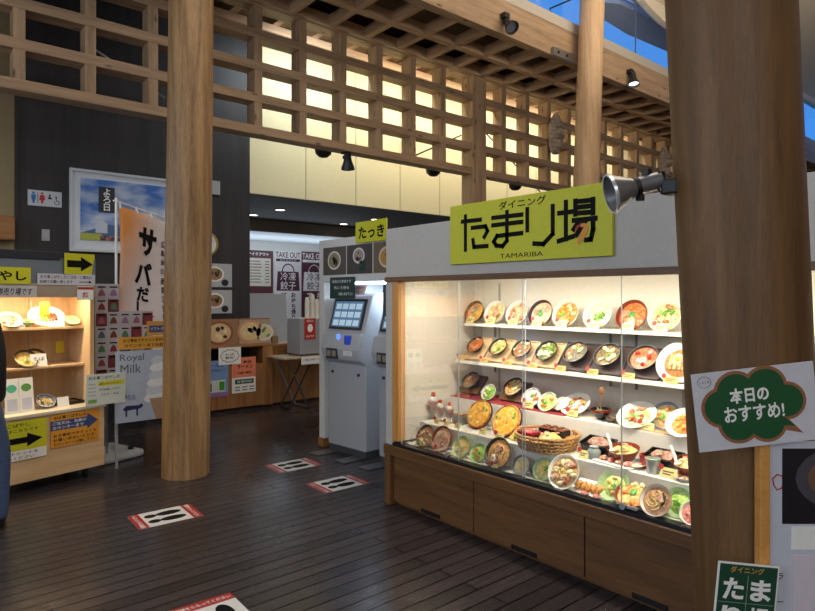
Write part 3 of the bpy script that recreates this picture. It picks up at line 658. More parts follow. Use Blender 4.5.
def on_tray(t, k, short, label, Rr, h, bowl, fill, tops, rim=None, name='noodle_bowl', cat='bowl', dy=0, plate=False, heap=.2):
    _cnt[0] += 1; rnd = random.Random(500 + _cnt[0])
    o = thing(name, label, cat); place(o, MW[t] @ Matrix.Translation((k, dy, .0145)))
    pr = prof_plate(Rr, h) if plate else prof_bowl(Rr, h)
    mb = MB(); mb.lathe(pr, 32); mb.m = [(1 if k_ // 32 in (4, 5) else 0) for k_ in range(len(mb.m))]; mb.build('bowl', [bowl, rim or bowl], o, smooth=True)
    fr, fz = (Rr * .88, h * .76) if not plate else (Rr * .7, h * .4)
    mb = MB(); blob(mb, fr, Rr * heap * .5, 0, Matrix.Translation((0, 0, fz)), rnd); mb.build('filling', fill, o, smooth=True)
    for q in tops: topping(q, o, None, fr, fz + Rr * heap * .3, rnd)
    return o
TRAYW = BIRCH['X']; TRAYD = flat(66, 54, 54, .35)
second = [
 (472.6, TRAYW, .072, IRON, SOUP((190, 110, 60), (160, 84, 44)), ['orange', 'shrimp'], 'light wooden tray at far left of second shelf', 'black iron bowl of orange prawn stew, far left of second shelf'),
 (495.5, TRAYW, .074, IRON, SOUP((200, 196, 110), (160, 110, 60)), ['leaf', 'onion'], 'light wooden tray, second from left on second shelf', 'black iron bowl of pale green stew, second from left on second shelf'),
 (519, TRAYW, .076, IRON, SOUP((170, 130, 76), (130, 90, 50)), ['onion', 'meat', 'leek'], 'light wooden tray, third from left on second shelf', 'black iron bowl of meat and onion, third on second shelf'),
 (544, TRAYW, .080, IRON, SOUP((120, 130, 60), (70, 70, 36)), ['egg', 'leaf', 'onion', 'onion'], 'light wooden tray on second shelf beside the first dark tray', 'black iron bowl of creamy greens with onion on second shelf'),
 (572, TRAYD, .082, IRON, SOUP((96, 90, 76), (130, 120, 96)), ['onion', 'meat', 'leek'], 'dark square tray at left of the three dark ones', 'grey-rimmed bowl of dark broth with pale strips on leftmost dark tray'),
 (604, TRAYD, .084, IRON, SOUP((96, 84, 60), (150, 120, 80)), ['leaf', 'onion', 'onion'], 'dark square tray in the middle of the three dark ones', 'grey-rimmed bowl of noodles with pale chicken on middle dark tray'),
 (640, TRAYD, .088, IRON, SOUP((176, 90, 60), (206, 140, 100)), ['egg', 'tomato', 'tomato', 'pink'], 'dark square tray at right of the three dark ones', 'grey-rimmed bowl topped with red sauce and egg on rightmost dark tray'),
]
for i, (px, tm, r_, bw, fl, tp, tl_, bl) in enumerate(second):
    sx, sy_ = (.20, .195) if i < 4 else (.215, .24)
    t = tray(tl_, px, 3.28, S2, sx, sy_, 48, tm, 'trays on the second shelf')
    on_tray(t, sx * .52, '', bl, r_, .05, bw, fl, tp, rim=IRON if i < 4 else GREYB)
    card('', px - 12, 3.235, S2, .075, .036, m=CARDO, label='small tan price card by the ' + tl_.replace('light wooden', 'light').replace('dark square', 'dark'))
dish('curry', 679, 3.33, S2, .125, .03, 62, PORC, food((150, 96, 46), (186, 130, 70)), ['fried_egg', 'strips'], name='curry_plate', cat='plate', plate=True, label='white plate with fried egg and brown cutlet at pillar end of second shelf')
card('curry', 670, 3.24, S2, .08, .04, m=CARDO)
# third level (upper step)
t = tray('dark wooden tray at far left of upper step', 468, 3.30, S3, .17, .20, 45, CASEW['X'], 'trays on the upper step')
on_tray(t, .09, '', 'black iron bowl of stew with egg at far left of upper step', .075, .05, IRON, SOUP((150, 130, 100), (110, 84, 60)), ['egg', 'carrot'], rim=GREYB)
t = tray('brown wooden tray behind the second pizza', 511, 3.28, S3, .17, .20, 45, CASEW['X'], 'trays on the upper step')
on_tray(t, .09, '', 'brown bowl of creamy vegetables on tray behind the second pizza', .078, .05, IRON, SOUP((206, 176, 120), (160, 110, 70)), ['leaf', 'onion', 'tomato'], rim=GLAZ)
dish('glass salad bowl', 490, 3.25, S3, .062, .05, 55, PORC, LEAF, ['leaf', 'onion'], name='salad_bowl', label='small white bowl of green salad between the two upper step trays')
dish('side salad', 533, 3.26, S3, .072, .06, 55, PORC, RICE, ['leaf', 'leek', 'carrot'], name='salad_bowl', label='white bowl of rice and greens behind the basket, on red mat')
card('white rice bowl', 528, 3.19, S3)
dish('lettuce', 549, 3.24, S3, .068, .05, 55, PORC, food((150, 190, 90), (206, 220, 150), 60), ['leaf', 'carrot'], name='salad_bowl', label='bowl of pale green lettuce behind the noodle basket')
dish('rice bowl', 562, 3.27, S3, .055, .05, 40, PORC, RICE, [], name='rice_bowl', label='plain white rice bowl on upper step behind the round basket', heap=.5)
dish('steak plate', 576, 3.28, S3, .098, .03, 38, PORC, food((238, 236, 226), (214, 200, 180)), ['meat', 'meat', 'leaf', 'pink', 'potato'], name='meal_plate', cat='plate', plate=True, label='large white plate with meat and herbs on upper step')
card('large white meat plate', 572, 3.18, S3, .075, .036)
sb = dish('miso', 601, 3.24, S3, .062, .06, 3, LACQ, food((120, 70, 40), (150, 100, 60)), ['leek'], name='soup_bowl', label='small dark lacquer soup bowl beside the white meat plate', rim=REDL)
t = thing('wooden_spoon', 'wooden spoon standing upright over the dark soup bowl', 'spoon', MW[sb] @ Vector((.0, .0, .05)))
MB().tube([(0, 0, 0), (0, -.003, .06), (0, -.004, .10)], .004).build('handle', CEDAR['Z'], t)
MB().ball((0, -.004, .118), .02, sc=(.5, .9, 1.2)).build('scoop', CEDAR['Z'], t, smooth=True)
dish('stir fry', 637, 3.24, S3, .112, .03, 34, PORC, food((226, 220, 190), (150, 186, 90), 40), ['meat', 'meat', 'leaf', 'leaf', 'leaf', 'tomato', 'onion'], name='meal_plate', cat='plate', plate=True, label='big white plate of stir-fried meat with lettuce on pale mat', rim=PORC)
card('big stir-fry plate', 646, 3.15 + .02, S3, .085, .04)
dish('noodle salad', 667, 3.30, S3, .085, .06, 58, BLUEP, food((226, 206, 150), (214, 180, 120)), ['leaf', 'carrot', 'onion'], name='salad_bowl', label='blue-rimmed bowl of noodle salad right of the stir-fry plate', rim=BLUEP)
dish('orange pasta', 684, 3.21, S3, .095, .03, 45, PORC, food((226, 120, 44), (240, 160, 70)), ['orange', 'orange'], name='pasta_plate', cat='plate', plate=True, label='white plate of orange spaghetti at the pillar edge')
t = thing('relish_dish', 'tiny brown sauce dish on the pale mat beside the soup bowl', 'dish', onX(612, 424, 3.22).xy.to_3d() + Vector((0, 0, S3)))
MB().lathe(prof_bowl(.04, .03), 24).build('bowl', GLAZ, t, smooth=True)
# middle step
def pizza(lab, px, X, Rr, tilt, slices, zs=S4):
    _cnt[0] += 1; rnd = random.Random(_cnt[0]); u = (px - 407.5) / FPX; Y = X * (.764 - .645 * u) / (.645 + .764 * u); th = R(tilt)
    t = thing('pizza', lab, 'pizza', (X, Y, zs + (Rr + .008) * math.sin(th)), M=Matrix.Rotation(-th, 4, 'Y'))
    MB().lathe([(0, -.006), (Rr * 1.06, -.006), (Rr * 1.08, .0), (Rr * 1.0, .002), (0, .002)], 36).build('pan', PORB, t, smooth=True)
    MB().lathe([(0, .002), (Rr * .98, .002), (Rr, .010), (Rr * .95, .018), (Rr * .88, .011), (0, .011)], 36).build('crust', food((214, 150, 76), (160, 92, 36), 40), t, smooth=True)
    mb = MB(); blob(mb, Rr * .88, .006, 0, Matrix.Translation((0, 0, .012)), rnd, amp=.5); mb.build('cheese', food((232, 160, 44), (240, 196, 90), 50), t, smooth=True)
    for i in range(9):
        a = rnd.uniform(0, 6.28); q = Rr * .75 * rnd.random() ** .5; MB().ball((q * math.cos(a), q * math.sin(a), .019), .011, 0, None, 8, (1.3, .9, .5), 5).build('topping', [food((214, 110, 40), (236, 170, 60)), LEAF, food((240, 210, 150), (226, 180, 100))][i % 3], t, smooth=True)
    MB().cyl((.0, 0, -.006), (Rr * .1, 0, -.006 - .11), .005, n=6).build('easel', ACRYL, t)
    return t
pizza('large cheese pizza propped upright, the left one of two', 479.6, 3.06, .100, 62, 0)
pizza('large pizza with slices in front, the right one of two', 507, 3.02, .108, 58, 0)
t = thing('pizza_slice', 'wedge of pizza leaning in front of the right pizza', 'pizza slice', onX(515, 424, 2.955).xy.to_3d() + Vector((0, 0, S4 + .003)), M=Matrix.Rotation(-R(50), 4, 'Y'))
MB().prism([(0, -.04), (.10, -.012), (.10, .012), (0, .05)], 0, .012).build('base', food((226, 160, 60), (240, 200, 100), 50), t, bevel=.003)
MB().ball((.03, 0, .014), .018, sc=(1.6, .7, .4)).build('pepper', LEAF, t, smooth=True)
card('left pizza', 482, 2.935, S4, .06, .04); card('right pizza', 499, 2.92, S4, .07, .036)
# parfaits
def parfait(lab, px, X, zs, s=1, pink=True):
    u = (px - 407.5) / FPX; Y = X * (.764 - .645 * u) / (.645 + .764 * u)
    t = thing('parfait_glass', lab, 'parfait', (X, Y, zs), group=None)
    MB().lathe([(0, 0), (.022 * s, 0), (.022 * s, .004), (.006 * s, .010), (.008 * s, .02), (.024 * s, .05 * s), (.03 * s, .085 * s), (.027 * s, .085 * s), (.020 * s, .05 * s), (0, .022)], 20).build('glass', ACRYL, t, smooth=True)
    MB().lathe([(0, .024), (.019 * s, .05 * s), (.026 * s, .083 * s), (0, .083 * s)], 16).build('dessert', food((236, 150, 150), (246, 226, 214), 60) if pink else food((226, 214, 170), (214, 160, 96), 60), t, smooth=True)
    mb = MB(); mb.ball((-.008, 0, .09 * s), .015 * s, 0); mb.ball((.01, .004, .092 * s), .014 * s, 0); mb.build('cream', EGGW, t, smooth=True)
    MB().ball((0, -.003, .112 * s), .011 * s, 0, None, 10, (1, 1, 1.2)).build('strawberry', TOM, t, smooth=True)
for px, py_, s, lb in ((426, 0, 1.25, 'strawberry parfait glass at far left of middle step'), (433, .03, 1.55, 'tallest strawberry parfait glass, in the middle of its row'), (440, 0, 1.25, 'strawberry parfait glass right of the tallest parfait'), (449, .0, 1.2, 'parfait glass nearest the small grey box')):
    parfait(lb, px, 3.02 + py_, S4, s)
card('tallest strawberry parfait', 436, 2.93, S4, .05, .036); card('rightmost parfait', 446, 2.94, S4, .05, .034); card('small grey box', 457, 2.94, S4, .055, .036, m=flat(206, 220, 130))
t = thing('dessert_box', 'small grey dessert cup box between parfaits and left pizza', 'box', onX(460, 415, 3.06).xy.to_3d() + Vector((0, 0, S4)))
MB().bb(-.035, .035, -.045, .045, 0, .06).build('box', GREYB, t, bevel=.004); MB().bb(-.03, .03, -.04, .04, .06, .072).build('filling', food((206, 170, 120), (150, 90, 60)), t)
# round basket set
bx = onX(547, 443, 2.985); bk = thing('bamboo_basket', 'large round woven bamboo basket holding noodle dishes', 'basket', (2.985, bx.y, S4 + .0))
BAM = food((196, 150, 90), (160, 112, 60), 90)
mb = MB(); Rb = .185
for k in range(5):
    r_ = Rb * (.90 + .025 * k); z = .006 + .018 * k
    mb.tube([(r_ * math.cos(a * .1309), r_ * math.sin(a * .1309), z + .003 * math.sin(a * 2.0 + k)) for a in range(49)], .0045, 6)
mb.build('hoop', BAM, bk, smooth=True)
mb = MB()
for i in range(40):
    a = 2 * math.pi * i / 40
    for d_ in (-.09, .09):
        mb.tube([(Rb * .9 * math.cos(a), Rb * .9 * math.sin(a), .0), (Rb * 1.0 * math.cos(a + d_), Rb * 1.0 * math.sin(a + d_), .08)], .0032, 5)
mb.build('weave', BAM, bk, smooth=True)['kind'] = 'stuff'
MB().lathe([(0, .0), (Rb * .9, .0), (Rb * .9, .006), (0, .006)], 36).build('base', BAM, bk)
mb = MB(); mb.tube([(Rb * 1.005 * math.cos(a * .1309), Rb * 1.005 * math.sin(a * .1309), .084) for a in range(49)], .008, 8); mb.build('rim', BAM, bk, smooth=True)
MB().lathe([(0, .055), (Rb * .96, .055), (Rb * .96, .06), (0, .06)], 36).build('bamboo_mat', BAM, bk)
zb = S4 + .061
def on_basket(name, lab, cat, dx, dy): return thing(name, lab, cat, (2.985 + dx, bx.y + dy, zb))
t = on_basket('red_dish', 'red rectangular dish of pickles at the left of the basket', 'dish', -.06, .085)
MB().bb(-.05, .05, -.055, .055, 0, .03).build('dish', REDL, t, bevel=.004); MB().ball((0, 0, .03), .035, sc=(1, 1, .4)).build('pickles', food((206, 60, 60), (236, 150, 130)), t, smooth=True)
t = on_basket('noodle_plate', 'oval plate heaped with pale noodles inside the basket', 'plate', -.05, -.06)
MB().lathe(prof_plate(.085, .016), 32, 0, None, .9, 1.15).build('plate', LACQ, t, smooth=True)
mb = MB(); blob(mb, .068, .035, 0, Matrix.Translation((0, 0, .006)), random.Random(3), amp=.3); mb.build('noodles', food((232, 206, 130), (206, 170, 90), 80), t, smooth=True)
topping('shrimp', t, None, .06, .03, random.Random(4)); topping('leaf', t, None, .06, .03, random.Random(9))
t = on_basket('lacquer_box', 'black lacquer box of rice at the back of the basket', 'box', .085, .01)
MB().bb(-.045, .045, -.085, .085, 0, .035).build('box', LACQ, t, bevel=.003); MB().bb(-.038, .038, -.078, .078, .035, .043).build('filling', food((150, 84, 60), (206, 150, 120), 50), t)
for i in range(3): MB().box((-.01, -.05 + .05 * i, .048), (.05, .03, .01)).build('eel_slice', food((120, 66, 40), (96, 48, 30)), t, bevel=.003)
# further sets on the middle step
def lbox(lab, px, X, zs):
    u = (px - 407.5) / FPX; Y = X * (.764 - .645 * u) / (.645 + .764 * u)
    t = thing('bento_box', lab, 'box', (X, Y, zs), M=Matrix.Rotation(-R(14), 4, 'Y'))
    MB().bb(-.05, .06, -.085, .085, 0.0, .075).build('box', LACQ, t, bevel=.004)
    mb = MB()
    for sx_ in (-1, 1): mb.bb(-.05, .06, sx_ * .085 - .004, sx_ * .085 + .004, .075, .085)
    mb.bb(.052, .06, -.085, .085, .075, .085).build('lip', LACQ, t)
    mb = MB(); blob(mb, .06, .028, 0, Matrix.Translation((.005, 0, .072)) @ Matrix.Diagonal((.75, 1.2, 1, 1)), random.Random(int(px))); mb.build('filling', food((196, 150, 130), (150, 96, 80), 60), t, smooth=True)
    topping('pink', t, None, .05, .09, random.Random(int(px))); topping('leaf', t, None, .05, .088, random.Random(int(px) + 1))
lbox('black lacquer box set left of the white-spooned tempura bowl', 600, 3.07, S4)
lbox('black lacquer box set between red cup and brown pillar', 665, 3.07, S4)
t = thing('sake_flask', 'small grey ceramic pot beside the basket', 'pot', onX(594, 452, 2.97).xy.to_3d() + Vector((0, 0, S4)))
MB().lathe([(0, 0), (.03, 0), (.036, .02), (.036, .045), (.024, .06), (.026, .07), (.02, .07), (0, .05)], 24).build('pot', flat(150, 160, 160, .25), t, smooth=True)
card('small grey pot', 583, 2.93, S4, .06, .045)
def spoonbowl(lab, slab, px, X, zs):
    b = dish('tempura', px, X, zs, .085, .075, 12, PORR, food((226, 196, 120), (236, 220, 150), 50), ['noodles', 'leaf', 'shrimp', 'strips'][:3], name='tempura_bowl', label=lab, heap=.6)
    t = thing('soup_spoon', slab, 'spoon', MW[b] @ Vector((-.045, .045, .075)))
    MB().tube([(0, 0, .006), (.01, .012, .03), (.02, .04, .075)], .008, 8).build('handle', PORC, t, smooth=True)
    MB().ball((-.012, -.014, .002), .018, 0, None, 12, (1.2, .9, .5)).build('scoop', PORC, t, smooth=True)
spoonbowl('brown bowl of tempura noodles with white spoon in the middle of the step', 'white china spoon leaning in the middle tempura bowl', 624, 3.02, S4)
spoonbowl('brown bowl with white spoon cut by the pillar edge', 'white china spoon leaning in the bowl at pillar edge', 690, 3.03, S4)
t = thing('tea_cup', 'red tea cup right of the tempura bowl', 'cup', onX(647, 455, 3.03).xy.to_3d() + Vector((0, 0, S4)))
MB().lathe([(0, 0), (.032, 0), (.04, .07), (.036, .07), (.03, .008), (0, .008)], 28).build('cup', flat(176, 60, 52, .3), t, smooth=True)
MB().lathe([(0, .055), (.035, .055), (.035, .057), (0, .057)], 24).build('tea', food((110, 60, 30), (130, 80, 40)), t)
t = thing('sushi_plate', 'long narrow white plate of pink sushi on front of step', 'plate', onX(615, 464, 2.955).xy.to_3d() + Vector((0, 0, S4)), rotz=R(-8))
MB().bb(-.045, .045, -.12, .12, 0, .010).build('plate', PORC, t, bevel=.004)
for i in range(4):
    MB().ball((0, -.08 + .052 * i, .020), .026, 0, None, 10, (1.1, .7, .5)).build('sushi', food((236, 120, 96), (246, 210, 200), 60) if i % 2 == 0 else SHRI, t, smooth=True)
dish('pickle plate', 636, 2.985, S4, .055, .02, 8, PORC, food((236, 226, 206), (226, 170, 140)), ['pink'], name='small_plate', cat='plate', plate=True, label='small round white plate between sushi and metal cup')
t = thing('metal_cup', 'pale silver cup with green drink behind the yellow card', 'cup', onX(653, 470, 2.96).xy.to_3d() + Vector((0, 0, S4)))
MB().lathe([(0, 0), (.03, 0), (.038, .075), (.035, .075), (.028, .006), (0, .006)], 28).build('cup', flat(196, 200, 196, .25, .5), t, smooth=True)
MB().lathe([(0, .06), (.034, .06), (.034, .062), (0, .062)], 24).build('drink', CELA, t)
card('black lacquer box near the pillar', 668, 2.93, S4, .085, .05)
dish('side plate', 686, 2.965, S4, .06, .022, 8, PORC, food((236, 230, 216), (200, 170, 140)), ['orange'], name='small_plate', cat='plate', plate=True, label='small white side plate at the pillar end of the step')
# bottom row just behind the glass
bot = [
 (427.5, .082, GLAZ, SOUP((170, 116, 76), (206, 160, 110)), ['meat', 'onion', 'leek'], 'brown bowl of meat noodles behind the leftmost card in the bottom row', 66, .06, 2.865),
 (443.5, .092, PORR, SOUP((226, 166, 120), (240, 204, 166)), ['chashu', 'ring', 'leek', 'pink'], 'red-rimmed bowl of pork noodles at left of the bottom row', 66, .06, 2.86),
 (463, .075, CELA, SOUP((214, 196, 120), (196, 160, 80)), ['noodles', 'leek'], 'pale green bowl of yellow noodles in the bottom row', 62, .055, 2.86),
 (479.5, .062, CELA, food((150, 196, 80), (196, 222, 130)), ['leaf', 'leaf', 'carrot'], 'green salad bowl left of the large brown noodle bowl', 60, .045, 2.86),
 (500, .098, PORB, SOUP((206, 140, 70), (226, 176, 110)), ['egg', 'ring', 'noodles', 'chashu'], 'large brown-rimmed bowl of soup noodles with egg left of basket', 66, .06, 2.86),
 (523, .062, GREYB, SOUP((216, 206, 176), (190, 170, 130)), ['noodles'], 'grey bowl of plain noodles in shade under the basket left side', 62, .05, 2.85),
 (545, .068, CELA, SOUP((216, 216, 156), (190, 180, 110)), ['leaf', 'noodles'], 'pale green bowl under the basket beside the large meat noodles', 62, .05, 2.865),
 (565.5, .098, PORC, SOUP((222, 180, 120), (186, 130, 80)), ['meat', 'onion', 'noodles', 'onion', 'pink'], 'large white bowl of stir-fried meat noodles in front of basket', 62, .05, 2.84),
]
for px, r_, bw, fl, tp, lb, tilt, h, X in bot: dish('', px, X, S5, r_, h, tilt, bw, fl, tp, label=lb, name='salad_bowl' if 'salad' in lb else 'ramen_bowl')
t = thing('blue_cup', 'small pale blue cup in the far left corner of the case', 'cup', onX(408.5, 440, 2.87).xy.to_3d() + Vector((0, 0, S5)))
MB().lathe([(0, 0), (.024, 0), (.028, .075), (.025, .075), (.02, .005), (0, .005)], 24).build('cup', flat(120, 160, 210, .3), t, smooth=True)
card('leftmost bottom row bowl', 418, 2.82, S5, .06, .06)
card('red-rimmed pork noodle bowl', 437, 2.815, S5, .05, .03)
card('white meat noodle bowl', 558, 2.80, S5, .055, .026); card('brown-rimmed egg noodle bowl', 494, 2.80, S5, .05, .026)
t = thing('dumpling_plate', 'white rectangular plate of fried dumplings in the bottom row', 'plate', onX(590, 482, 2.845).xy.to_3d() + Vector((0, 0, S5 + .02)), M=Matrix.Rotation(-R(35), 4, 'Y'))
MB().bb(-.055, .055, -.09, .09, -.005, .006).build('plate', PORC, t, bevel=.004)
for i in range(5): MB().ball((0, -.062 + .031 * i, .014), .034, 0, None, 10, (1.0, .48, .55)).build('dumpling', food((216, 160, 84), (186, 116, 46), 60), t, smooth=True)
MB().cyl((.02, 0, -.004), (.05, 0, -.045), .006, n=6).build('prop', ACRYL, t)
for px, lb in ((584, 'pink pickle dish left of the fried dumplings, at the glass'), (596, 'pink pickle dish right of the fried dumplings, at the glass')):
    t = thing('pickle_dish', lb, 'dish', onX(px, 496, 2.795).xy.to_3d() + Vector((0, 0, S5)))
    MB().lathe(prof_plate(.026, .01), 20).build('dish', PORC, t, smooth=True); MB().ball((0, 0, .009), .018, 0, None, 10, (1, 1, .6)).build('pickles', food((226, 96, 96), (246, 190, 180)), t, smooth=True)
dish('', 614, 2.87, S5, .088, .03, 55, CELA, food((206, 214, 130), (160, 190, 90)), ['potato', 'leaf'], name='salad_plate', cat='plate', plate=True, label='pale green plate of salad behind the brown gratin bowl')
dish('', 635, 2.86, S5, .098, .05, 30, PORR, food((232, 150, 60), (246, 200, 120)), ['green', 'orange', 'onion'], name='gratin_dish', label='brown oval gratin dish with orange sauce and green herb', heap=.3)
dish('', 658, 2.825, S5, .080, .06, 60, PORC, SOUP((214, 166, 126), (190, 136, 96)), ['chashu', 'noodles', 'nori', 'nori'], label='white bowl of soup noodles with dark seaweed near the lock', rim=GREYB)
dish('', 679.5, 2.87, S5, .075, .03, 62, CELA, food((166, 206, 96), (206, 226, 140)), ['leaf', 'leaf'], name='salad_plate', cat='plate', plate=True, label='pale green salad plate right of the seaweed noodle bowl')
dish('', 694, 2.84, S5, .06, .04, 50, PORC, food((206, 110, 96), (236, 170, 150)), ['pink'], name='small_bowl', label='small bowl of pink food at the pillar edge, bottom row')
# ================================================================ TICKET BOOTH
BW = flat(222, 222, 220, .6)
bo = thing('ticket_booth', 'white open-front booth around the ticket machines left of the display case', 'booth', (3.8, 4.5, 0))
B_ = lambda n, m, *a, **k: boxo(n, m, *a, parent=bo, **k)
B_('header', BW, 3.30, 4.35, 3.66, 5.29, 1.64, 2.055, bevel=.004)
B_('end_panel', BW, 3.30, 4.35, 5.20, 5.29, .08, 1.64, bevel=.004)
B_('base_block', CEDAR['X'], 3.29, 4.36, 5.195, 5.295, 0, .08)
B_('end_panel', BW, 3.30, 4.35, 3.66, 3.72, 0, 1.64, bevel=.004)
B_('back_panel', flat(232, 236, 240, .6), 4.30, 4.35, 3.72, 5.20, 0, 1.64)
mb = MB()
for s_, y in ((1, 3.72),):
    mb.prism([(y, 1.64), (y, 1.50), (y + .05, 1.585), (y + .14, 1.64)], 3.31, 3.36, 0, Matrix(((0, 0, 1, 0), (1, 0, 0, 0), (0, 1, 0, 0), (0, 0, 0, 1))))
mb.build('corner_fillet', BW, bo, world=True)
B_('light_tube', emis('booth_tube', (.72, .86, 1, 1), 8), 3.55, 3.59, 3.9, 5.05, 1.615, 1.635)
light('booth_light', 'AREA', (3.62, 4.45, 1.60), (3.85, 4.45, .6), 26, (.66, .82, 1), 1.2, .1)
def ticket_machine(name, label, loc, rz, w_, side_x):
    """front towards -X; local x into the booth, local y along it"""
    t = thing(name, label, 'ticket machine', loc, rotz=R(rz))
    S = LGREY
    pr = [(0.02, .06), (0.02, .86), (-.05, .90), (-.07, 1.0), (-.04, 1.14), (.0, 1.16), (.10, 1.50), (.16, 1.53), (.38, 1.53), (.38, .06)]
    mb = MB(); mb.prism(pr, -w_ / 2, w_ / 2, 0, Matrix(((1, 0, 0, 0), (0, 0, -1, 0), (0, 1, 0, 0), (0, 0, 0, 1)))); mb.build('cabinet', S, t, bevel=.012)
    a = math.atan2(.10, .34)
    Ms = Matrix.Translation((.044, 0, 1.325)) @ Matrix(((0, math.sin(a), -math.cos(a), 0), (-1, 0, 0, 0), (0, math.cos(a), math.sin(a), 0), (0, 0, 0, 1)))
    MB().box((0, 0, .004), (w_ * .84, .30, .012), 0, Ms).build('bezel', flat(36, 38, 44, .3), t, bevel=.003)
    sc = MB().box((0, 0, .011), (w_ * .74, .25, .003), 0, Ms).build('screen', emis('touch_screen_%s' % loc[1], (.10, .20, .32, 1), .4), t)
    mb = MB()
    for i in range(4):
        for j in range(3): mb.box((-w_ * .26 + i * w_ * .175, -.085 + .08 * j, .0132), (w_ * .145, .055, .001), 0, Ms)
    mb.build('screen_buttons', emis('touch_buttons_%s' % loc[1], (.50, .66, .80, 1), .38), t)
    Mf = lambda x, y, z: Matrix.Translation((x, y, z)) @ Matrix(((0, 0, -1, 0), (-1, 0, 0, 0), (0, 1, 0, 0), (0, 0, 0, 1)))
    MB().box((0, 0, 0), (w_ * .30, .10, .02), 0, Mf(-.062, w_ * .2, .955)).build('coin_panel', flat(58, 58, 62, .3), t, bevel=.004)
    for k in range(2): MB().box((0, 0, 0), (w_ * .09, .055, .012), 0, Mf(-.072, w_ * (.27 - .14 * k), .955)).build('coin_tray', flat(150, 140, 120, .4), t, bevel=.003)
    MB().box((0, 0, 0), (w_ * .15, .085, .03), 0, Mf(-.052, -w_ * .20, 1.09)).build('bill_slot', emis('bill_slot_%s' % loc[1], (.02, .05, .40, 1), .35), t, bevel=.005)
    MB().box((0, 0, 0), (w_ * .22, .05, .03), 0, Mf(-.06, -w_ * .22, .965)).build('ticket_outlet', flat(214, 214, 214, .3), t, bevel=.004)
    MB().lathe([(0, 0), (.028, 0), (.028, .006), (0, .006)], 18, 0, Mf(-.046, w_ * .06, 1.115)).build('lamp_button', emis('blue_lamp_%s' % loc[1], (.12, .25, 1, 1), 1.2), t)
    for y_, z_, m in ((w_ * .36, .77, DGREY), (-w_ * .33, .765, flat(30, 40, 110, .3))): MB().cyl((.024, y_, z_), (.006, y_, z_), .014, n=14).build('lock', m, t)
    MB().bb(.03, .36, -w_ * .48, w_ * .48, 0.0, .065).build('plinth', DGREY, t)
    for y_ in (w_ * .34, -w_ * .34):
        MB().bb(-.22, .10, y_ - .07, y_ + .07, 0.0, .010).build('foot_plate', STEEL, t, bevel=.003)
    return t
t1 = ticket_machine('ticket_machine', 'grey touch-screen ticket machine, the fully visible left one', (3.285, 4.815, 0), 5, .56, 0)
t2 = ticket_machine('ticket_machine', 'second grey ticket machine mostly hidden behind the case corner', (3.34, 4.11, 0), 0, .54, 0)
MB().bb(-.02, .0, -.16, .16, 1.32, 1.60).build('number_board', flat(70, 76, 82, .4), t2)
# pictures and notices on the booth
def sheet(name, label, cat, M, w_, h_, m, th=.004, group=None, bevel=0):
    o = MB().bb(0, w_, 0, h_, 0, th).build(name, m, bevel=bevel); place(o, M); return tag(o, label, cat, group)
def dishprint(parent, w_, h_, th, bg, bowls, cap=None):
    z = th + .0006
    for i, (cx, cy, r_, rc, fc, bits) in enumerate(bowls):
        mb = MB(); mb.ell(cx * w_, cy * h_, r_ * h_, r_ * h_ * .8, z, z + .0006, 0).ell(cx * w_, cy * h_, r_ * h_ * .82, r_ * h_ * .64, z + .0006, z + .0012, 1)
        rnd = random.Random(int(cx * 100 + w_ * 1000))
        for b in bits:
            for q in range(3): mb.ell(cx * w_ + rnd.uniform(-.45, .45) * r_ * h_, cy * h_ + rnd.uniform(-.35, .35) * r_ * h_, r_ * h_ * rnd.uniform(.12, .26), r_ * h_ * rnd.uniform(.1, .2), z + .0012, z + .0016, 2 + bits.index(b), None, 12, rnd.random() * 3)
        mb.build('printed_dish', [flat(*rc), flat(*fc)] + [flat(*b) for b in bits], parent)
    if cap: MB().text(cap, w_ * .7, h_ * .08, w_ * .5, h_ * .07, z, bold=.01).build('caption', PAPER if sum(bg) < 300 else INK, parent)
for i, (y1, lb, bg, bw) in enumerate(((5.205, 'menu photo of dark topped noodles, leftmost on the booth header', (92, 84, 76), [(.5, .52, .42, (226, 222, 210), (150, 140, 110), [(30, 40, 34), (70, 40, 30)])]),
     (4.79, 'menu photo of white bowl over dark tray, middle of the booth header', (70, 66, 64), [(.48, .62, .34, (226, 224, 220), (170, 150, 140), [(96, 74, 66), (140, 130, 120)])]),
     (4.375, 'menu photo of yellow curry dish, rightmost on the booth header', (110, 96, 76), [(.5, .5, .44, (214, 206, 190), (190, 140, 60), [(150, 100, 40)])]))):
    s_ = sheet('menu_photo', lb, 'menu photo', FX((3.298, y1, 1.705)), .395, .27, flat(*bg, .35), group='menu photos on the booth header')
    dishprint(s_, .395, .27, .004, bg, bw, None)
MB().bb(.20, .30, .02, .12, .0046, .0052).build('printed_cup', flat(30, 60, 50), [o for o in bpy.data.objects if o.name.startswith('menu_photo')][1])
s_ = sheet('shop_sign', 'yellow green sign with black lettering at the top of the ticket booth', 'sign', FX((3.284, 4.62, 1.985)), .46, .19, YEL, .012)
mb = MB(); mb.text('たっき', .38, .11, .24, .09, .0125, bold=.03); mb.build('lettering', INK, s_)
s_ = sheet('notice', 'dark green notice with three white lines on the booth opening', 'notice', FX((3.29, 5.07, 1.475)), .42, .205, flat(26, 62, 52, .5))
for i, tx in enumerate(('当店は食券制です', '先に食券を', 'お買い求め下さい')):
    MB().text(tx, (.32, .26, .24)[i], .030, (.2, .2, .27)[i], .165 - .06 * i, .0048, bold=.01).build('lettering', PAPER, s_)
s_ = sheet('notice', 'white and pink notice tilted above the first ticket screen', 'notice', frameM((3.345, 4.93, 1.505), (.0, -1, .02), (.3, 0, 1)), .36, .10, flat(232, 210, 214, .5))
